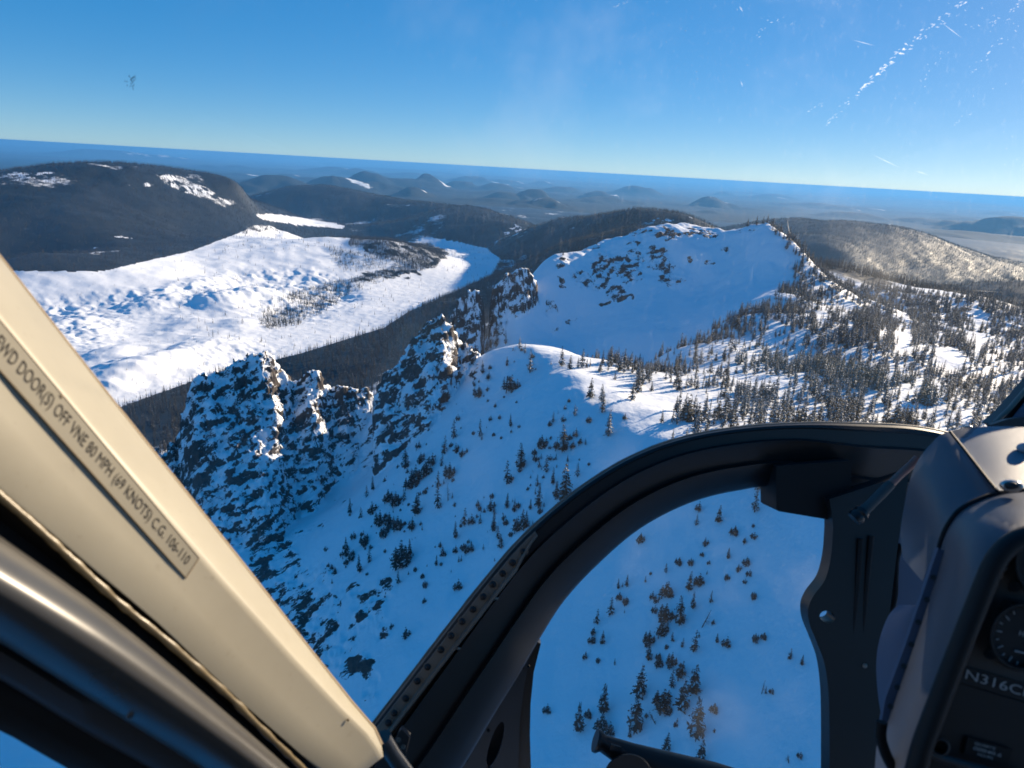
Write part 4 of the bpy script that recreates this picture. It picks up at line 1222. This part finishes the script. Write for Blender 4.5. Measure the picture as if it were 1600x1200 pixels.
# ---- pedal at the bottom
ped = part('rudder_pedal', tube('rudder_pedal', [P(930, 1157, 1.06), P(934, 1158.5, 1.06), P(941, 1161, 1.06), P(985, 1183, 1.06), P(1110, 1225, 1.06), P(1180, 1250, 1.06)], [.0165, .0168, .0125, .020, .031, .034], M_BLACK, 20), None, 'black tubular rudder pedal at the bottom edge')
part('pedal_pad', loft('pedal_pad', [[P(982, 1216, d_) + (Vector(c_r) * math.cos(k * math.pi / 14) + Vector(c_u) * math.sin(k * math.pi / 14)) * r_ for k in range(28)] for d_, r_ in ((1.05, .040), (1.022, .0415), (1.015, .039), (1.015, .02))], M_BLACK2), ped)
part('buckle', plate('buckle', [(955,1163),(971,1168),(970,1174),(953,1172)], M_DGREY, 1.03, .004), ped)

DSC = 1.0
# ---- instrument hood and panel
def arcs(name, arc_a, arc_b, mat, da, db, bulge=0.0, n=40, rows=9, wall=.006, grad=0.0):
    A, B_ = resample(catmull(arc_a, 8), n), resample(catmull(arc_b, 8), n)
    bm = bmesh.new(); R_ = []
    for j in range(rows):
        f = j / (rows - 1)
        R_.append([bm.verts.new(P(*(a + (b - a) * f), da + (db - da) * f - bulge * math.sin(math.pi * f) + grad * max(0.0, (a[0] - 1480) / 280))) for a, b in zip(A, B_)])
    for a, b in zip(R_[:-1], R_[1:]):
        for k in range(n - 1): bm.faces.new((a[k], a[k + 1], b[k + 1], b[k]))
    bmesh.ops.solidify(bm, geom=bm.faces[:], thickness=wall)
    return finish(bm, name, mat, 50)
FA_ = [(1441,908),(1456,872),(1466,850),(1475,830),(1492,801),(1524,779),(1560,768),(1612,763),(1760,758)]
BA_ = [(1410,872),(1407,830),(1413,790),(1421,752),(1434,720),(1454,694),(1482,674),(1560,667),(1760,678)]
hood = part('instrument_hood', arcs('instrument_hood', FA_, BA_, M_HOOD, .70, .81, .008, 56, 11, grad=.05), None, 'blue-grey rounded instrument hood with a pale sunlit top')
part('hood_top_panel', arcs('hood_top_panel', [(1559,767),(1612,762),(1760,757)], [(1484,673.5),(1560,666),(1760,677)], M_SHEEN, .692, .808, .0085, 24, 11, .002, .05), hood)
part('hood_seam', tube('hood_seam', [P(u, v, d_) for u, v, d_ in ((1484,674,.798),(1492,684,.782),(1506,701,.76),(1524,724,.738),(1545,751,.712),(1559,768,.694))], .0016, M_RUB, 6), hood)
# cowl from the hood's front edge to the bezel round the instruments
CO = [(1366,1215),(1372,1150),(1388,1100),(1412,1030),(1440,945),(1458,890),(1470,846),(1481,820),(1500,796),(1530,780),(1562,770),(1612,765),(1760,760)]
CI = [(1415,1240),(1432,1170),(1446,1130),(1468,1072),(1494,1005),(1518,945),(1534,905),(1546,878),(1560,858),(1580,842),(1606,832),(1650,826),(1760,820)]
cowl = part('hood_cowl', arcs('hood_cowl', CO, CI, M_HOOD, .70, .61, .014, 60, 9, grad=.04), None, 'curved blue-grey cowl framing the instruments')
edge = [P(u, v, .697 + .04 * max(0, (u - 1480) / 280)) for u, v in resample(catmull(CO[5:], 6), 40)]
part('cowl_edge_seal', tube('cowl_edge_seal', edge, .0024, M_RUB, 8), cowl)
rim = [P(u, v, .60) for u, v in resample(catmull([(u + 7, v + 3) for u, v in CI], 6), 60)]
part('bezel_rim', tube('bezel_rim', rim, .0085, M_BLACK2, 12), cowl)
# flange with screws down the side of the pod
flange = part('side_flange', plate('side_flange', [(1466,856),(1479,862),(1470,900),(1452,950),(1429,1018),(1407,1083),(1396,1120),(1389,1141),(1377,1128),(1384,1090),(1414,1010),(1441,930)], M_BLUE, .685, .004), None, 'narrow blue-grey flange with a row of screws beside the instruments')
for (u, v) in ((1458,902),(1448,937),(1435,972),(1424,1007),(1412,1041),(1402,1074),(1391,1104)):
    part('screw', button('screw', u, v, .6845, 4.2, M_DGREY, .002, True), flange)
part('side_pad', loft('side_pad', [[P(u + (1440 - u) * f, v, .86 - .05 * math.sin(math.pi * f * .5)) for f in np.linspace(0, 1, 9)] + [P(1444, v, .89), P(u + 4, v, .89)] for u, v in catmull([(1404,945),(1388,962),(1374,1000),(1369,1040),(1373,1095),(1382,1140),(1388,1190),(1392,1240)], 4)], M_BLUE), None, 'bulging blue-grey side cover below the hood')
part('cable', tube('cable', [P(u, v, .64) for u, v in catmull([(1378,1128),(1376,1150),(1384,1178),(1398,1206),(1410,1240)], 5)], .005, M_RUB, 8))
ipan = part('instrument_panel', plate('instrument_panel', [(1448,1150),(1470,1090),(1500,1012),(1530,935),(1548,892),(1566,864),(1600,848),(1780,840),(1780,1260),(1425,1260)], M_PANEL, .612, .01), None, 'dark instrument panel with round gauges and a tail number strip')
def gauge(u, v, rpx):
    g = part('gauge', loft('gauge', [[P(u, v, d_) + (Vector(c_r) * math.cos(k * math.pi / 20) + Vector(c_u) * math.sin(k * math.pi / 20)) * (r_ / F_PX * .61) for k in range(40)] for r_, d_ in ((rpx, .613), (rpx, .600), (rpx * .97, .597), (rpx * .90, .597), (rpx * .87, .604), (rpx * .4, .604))], M_BLACK2), ipan)
    return g
gauge(1600, 996, 53); gauge(1641, 882, 54)
for k in range(9):
    a_ = math.radians(112 + 18 * k); ca, sa = math.cos(a_), -math.sin(a_)
    r0_, r1_ = (35, 44) if k % 2 else (39, 44)
    part('dial_mark', plate('dial_mark', [(1600 + ca * r0_ - sa * .7, 996 + sa * r0_ + ca * .7), (1600 + ca * r1_ - sa * .7, 996 + sa * r1_ + ca * .7), (1600 + ca * r1_ + sa * .7, 996 + sa * r1_ - ca * .7), (1600 + ca * r0_ + sa * .7, 996 + sa * r0_ - ca * .7)], M_WHITE, .6025, .0006), ipan)
part('letter', text_mesh('letter', 'H', [P(u, v, .601) for u, v in ((1594, 985), (1601, 987), (1599, 995), (1592, 993))], M_WHITE), ipan)
part('dial_mark', plate('dial_mark', [(1586,1016),(1602,1020),(1602,1022),(1586,1018)], M_WHITE, .602, .001), ipan)
for (u, v) in ((1585,916),(1573,946),(1547,1021)):
    part('screw', button('screw', u, v, .611, 9, M_BLACK2, .003, True), ipan)
part('label_plate', plate('label_plate', [(1552,892),(1570,889),(1566,904),(1549,902)], M_PALE, .609, .001), ipan)
part('lamp', button('lamp', 1566, 886, .607, 7, M_CHROME, .008), ipan)
for (u, v) in ((1574,876),(1580,866)): part('switch', button('switch', u, v, .607, 6, M_BLACK2, .006), ipan)
part('number_strip', plate('number_strip', [(1505,1041),(1640,1080),(1634,1104),(1498,1066)], M_BLACK2, .610, .0015), ipan)
part('lettering', text_mesh('lettering', 'N316CF', [P(u, v, .6085) for u, v in ((1511, 1046), (1612, 1077), (1609, 1091), (1508, 1060))], M_WHITE), ipan)
part('lettering', text_mesh('lettering', 'MAIN', [P(u, v, .6105) for u, v in ((1568, 1038), (1592, 1044), (1591, 1050), (1566, 1044))], M_INK), ipan)
part('lower_panel', plate('lower_panel', [(1478,1072),(1500,1068),(1640,1110),(1640,1260),(1432,1260),(1450,1150)], M_BLACK2, .609, .002), ipan)
hm = part('hour_meter', plate('hour_meter', [(1512,1152),(1582,1171),(1575,1196),(1506,1178)], M_RUB, .606, .002), ipan)
part('lettering', text_mesh('lettering', 'QUARTZ', [P(u, v, .6045) for u, v in ((1524, 1159), (1556, 1168), (1555, 1173), (1522, 1164))], M_WHITE), ipan)
part('lettering', text_mesh('lettering', '00040.6', [P(u, v, .6045) for u, v in ((1522, 1166), (1566, 1178), (1564, 1183), (1520, 1171))], M_WHITE), ipan)
part('lettering', text_mesh('lettering', 'HOURS', [P(u, v, .6045) for u, v in ((1528, 1176), (1552, 1183), (1551, 1187), (1527, 1180))], M_WHITE), ipan)
part('knob', loft('knob', [[P(1470, 1168, d_) + (Vector(c_r) * math.cos(k * math.pi / 12) + Vector(c_u) * math.sin(k * math.pi / 12)) * (r_ / F_PX * .6) for k in range(24)] for r_, d_ in ((15, .605), (15, .596), (13, .594), (11.5, .594), (10.5, .602), (4, .602))], M_DGREY), ipan)
part('lower_lip', tube('lower_lip', [P(u, v, .598) for u, v in catmull([(1440,1172),(1470,1184),(1510,1196),(1560,1210),(1620,1224)], 4)], .004, M_DGREY, 8), ipan)
# fasteners on the hood
part('screw_washer', button('screw_washer', 1580, 759, .700, 16, M_CHROME, .003, squash=.6), hood)
part('screw', button('screw', 1580, 758.5, .698, 10, M_DGREY, .004, squash=.6), hood)
part('knob', button('knob', 1602, 700, .775, 12, M_SHEEN, .004, squash=.7), hood)
part('screw', button('screw', 1594, 788, .690, 6, M_RUB, .003, squash=.6), hood)
part('screw', button('screw', 1511, 666.5, .80, 7, M_CHROME, .003, squash=.35), hood)
# right windshield post
wp = part('windshield_post', plate('windshield_post', [(1556,662),(1580,640),(1604,612),(1650,560),(1720,480),(1760,520),(1640,640),(1612,672),(1585,676)], M_BLACK, .98, .03), None, 'black windshield post at the right edge')
part('post_edge', tube('post_edge', [P(u, v, .978) for u, v in ((1554,661),(1578,638),(1602,610),(1650,554),(1720,474))], .0035, M_STRIP, 8), wp)
part('coaming', plate('coaming', [(1548,664),(1575,655),(1600,652),(1700,650),(1700,690),(1560,680)], M_DGREY, .94, .01), wp)
part('post_panel', plate('post_panel', [(1585,652),(1604,628),(1680,560),(1680,668),(1604,664)], M_BLUE, .972, .004), wp)
# roof and bulkhead of the cabin, behind and above the camera
def slab(name, lo, hi, mat):
    bm = bmesh.new(); bmesh.ops.create_cube(bm, size=1.0)
    for v in bm.verts: v.co = Vector([lo[k] + (v.co[k] + .5) * (hi[k] - lo[k]) for k in range(3)])
    bmesh.ops.bevel(bm, geom=bm.edges[:], offset=.02, segments=2, affect='EDGES')
    return finish(bm, name, mat)
part('cabin_roof', slab('cabin_roof', (-.75, -1.2, .46), (1.25, .15, .52), M_DGREY))
part('rear_bulkhead', slab('rear_bulkhead', (-.75, -1.25, -1.0), (1.25, -1.19, .5), M_DGREY))
part('cabin_floor', slab('cabin_floor', (-.6, -1.2, -1.02), (1.25, .45, -.97), M_DGREY))

# ---- acrylic windows
def mat_glass():
    t = NT('clear_acrylic')
    pos = t.pos()
    mp = t.n('Mapping'); mp.inputs['Scale'].default_value = (55, 55, 7); mp.inputs['Rotation'].default_value = (0.3, 0.9, 0.2)
    t.l(pos, mp.inputs['Vector'])
    fine = t.noise(3.0, 4, 0.7, mp.outputs[0])
    smear = t.noise(3.2, 4, 0.6, pos)
    dust = t.math('MULTIPLY', t.ramp(fine, .55, .8), 0.05)
    dust = t.math('ADD', dust, t.math('MULTIPLY', t.ramp(smear, .48, .72), 0.05))
    dust = t.math('ADD', dust, 0.008)
    tr = t.n('BsdfTransparent'); tr.inputs[0].default_value = (.985, .99, .99, 1)
    gl = t.n('BsdfGlossy'); gl.inputs['Roughness'].default_value = 0.02
    fs = t.n('Fresnel'); fs.inputs['IOR'].default_value = 1.35
    m1 = t.n('MixShader'); t.l(fs.outputs[0], m1.inputs[0]); t.l(tr.outputs[0], m1.inputs[1]); t.l(gl.outputs[0], m1.inputs[2])
    tl = t.n('BsdfTranslucent'); tl.inputs[0].default_value = (.8, .8, .78, 1)
    m2 = t.n('MixShader'); t.l(dust, m2.inputs[0]); t.l(m1.outputs[0], m2.inputs[1]); t.l(tl.outputs[0], m2.inputs[2])
    t.l(m2.outputs[0], t.out.inputs[0])
    return t.m
M_GLASS = mat_glass()
GC, GA = np.array([.12, .12, -.22]), np.array([1.16, 1.42, 1.16])
def on_bubble(u, v, lift=0.0):
    d = ray(u, v); q = d / GA; o = -GC / GA
    a, b, c = q @ q, 2 * q @ o, o @ o - 1
    t = (-b + math.sqrt(b * b - 4 * a * c)) / (2 * a)
    return Vector(d * (t - lift))
AM = np.array([(o + q) / 2 for o, q in zip(AOs, AIs)])
def arch_v(u): return float(np.interp(u, AM[:, 0], AM[:, 1], left=1310, right=745))
def glass(name, us, vtop, vbot, n=22, label=None):
    bm = bmesh.new()
    R_ = [[bm.verts.new(on_bubble(u, vtop(u) + (vbot(u) - vtop(u)) * k / n)) for k in range(n + 1)] for u in us]
    for a, b in zip(R_[:-1], R_[1:]):
        for k in range(n): bm.faces.new((a[k], a[k + 1], b[k + 1], b[k]))
    return part(name, finish(bm, name, M_GLASS, 180), None, label)
ws = glass('windshield', np.linspace(-140, 1740, 60), lambda u: -160, arch_v, 30, 'curved clear windshield with fine scratches')
glass('chin_window', np.linspace(690, 1400, 30), arch_v, lambda u: 1320, 20, 'curved clear chin window below the arch')
# scratches and a speck on the windshield
t_ = NT('scratch_in_acrylic')
tl_ = t_.n('BsdfTranslucent'); tl_.inputs[0].default_value = (.95, .95, .95, 1)
tp_ = t_.n('BsdfTransparent'); mx_ = t_.n('MixShader'); mx_.inputs[0].default_value = .17
t_.l(tp_.outputs[0], mx_.inputs[1]); t_.l(tl_.outputs[0], mx_.inputs[2]); t_.l(mx_.outputs[0], t_.out.inputs[0])
M_SCR = t_.m
bm = bmesh.new(); rn = random.Random(11)
def fleck(u, v, L, W, ang):
    dx, dy = math.cos(ang), math.sin(ang)
    pts = [(u - dx * L / 2, v - dy * L / 2), (u - dy * W / 2, v + dx * W / 2), (u + dx * L / 2, v + dy * L / 2), (u + dy * W / 2, v - dx * W / 2)]
    bm.faces.new([bm.verts.new(on_bubble(a, b, .002)) for a, b in pts])
def trail(p, q, n, spread, L, W, ang=None):
    for k in range(n):
        f = rn.random(); a = math.atan2(q[1] - p[1], q[0] - p[0]) if ang is None else ang
        fleck(p[0] + (q[0] - p[0]) * f + rn.gauss(0, spread), p[1] + (q[1] - p[1]) * f + rn.gauss(0, spread), L * rn.uniform(.4, 1.2), W * rn.uniform(.3, .9), a + rn.gauss(0, .3))
trail((1290,195), (1350,135), 26, 2.5, 5, 2.0, 2.9)
trail((1335,150), (1415,75), 46, 2.2, 8, 3.4, 2.9)
trail((1400,85), (1510,0), 46, 4, 7, 3.0, 2.9)
trail((1510,115), (1580,55), 16, 3, 5, 2.2); trail((1545,40), (1600,0), 18, 3, 5, 2.2); trail((1440,125), (1475,80), 12, 3, 4, 1.8); trail((1460,0), (1600,60), 22, 14, 4, 2)
trail((1255,180), (1290,160), 8, 2, 5, 1.6); trail((960,10), (985,0), 8, 2, 5, 2); trail((1180,50), (1230,20), 9, 3, 5, 2); trail((1490,195), (1525,170), 7, 2, 4, 1.4)
for (u, v, L, W, a) in ((1350,67,38,1.6,.26),(1488,48,40,1.8,.65),(1385,252,48,1.4,.45),(1440,270,22,1.2,.3),(1232,355,26,1.3,1.4),(1242,380,22,1.3,.8),(787,38,16,1.6,1.0),(1159,131,10,2.2,1.2),(1158,14,10,3,1.0),(1540,455,60,.8,.06),(1450,460,90,.6,.04)):
    fleck(u, v, L, W, a)
for k in range(70):
    u, v = rn.uniform(1000, 1600), rn.uniform(0, 640)
    fleck(u, v, rn.uniform(1.5, 3.5), rn.uniform(.8, 1.6), rn.uniform(0, 3.1))
sc_me = finish(bm, 'scratches', M_SCR, smooth=False)
tag(part('scratches', sc_me, ws), kind='stuff')
bm = bmesh.new()
for k in range(26):
    a = rn.uniform(0, 6.28); fleck(208 + rn.gauss(0, 4), 128 + rn.gauss(0, 6), rn.uniform(4, 9), rn.uniform(2, 4), a)
t2 = NT('grime'); d_ = t2.n('BsdfDiffuse'); d_.inputs[0].default_value = (.03, .03, .03, 1); tp2 = t2.n('BsdfTransparent'); mx2 = t2.n('MixShader'); mx2.inputs[0].default_value = .22
t2.l(tp2.outputs[0], mx2.inputs[1]); t2.l(d_.outputs[0], mx2.inputs[2]); t2.l(mx2.outputs[0], t2.out.inputs[0])
part('grime_spot', finish(bm, 'grime_spot', t2.m, smooth=False), ws)
# ------------------------------------------------------------------ the air
def box_mesh(name, lo, hi):
    x0, y0, z0 = lo; x1, y1, z1 = hi
    v = [(x0,y0,z0),(x1,y0,z0),(x1,y1,z0),(x0,y1,z0),(x0,y0,z1),(x1,y0,z1),(x1,y1,z1),(x0,y1,z1)]
    me = bpy.data.meshes.new(name)
    me.from_pydata(v, [], [(0,3,2,1),(4,5,6,7),(0,1,5,4),(1,2,6,5),(2,3,7,6),(3,0,4,7)])
    return me
hz = NT('haze_air')
pvn = hz.n('VolumePrincipled')
pvn.inputs['Color'].default_value = (0.11, 0.39, 0.82, 1)
pvn.inputs['Density'].default_value = HAZE_DENSITY
pvn.inputs['Anisotropy'].default_value = 0.2
hz.l(pvn.outputs[0], hz.out.inputs['Volume'])
hme = box_mesh('haze', (-191000, -191000, -1160), (191000, 191000, 6.0))
hme.materials.append(hz.m)
tag(link('haze', hme), 'thin blue winter haze over the far plain', 'haze', kind='stuff')
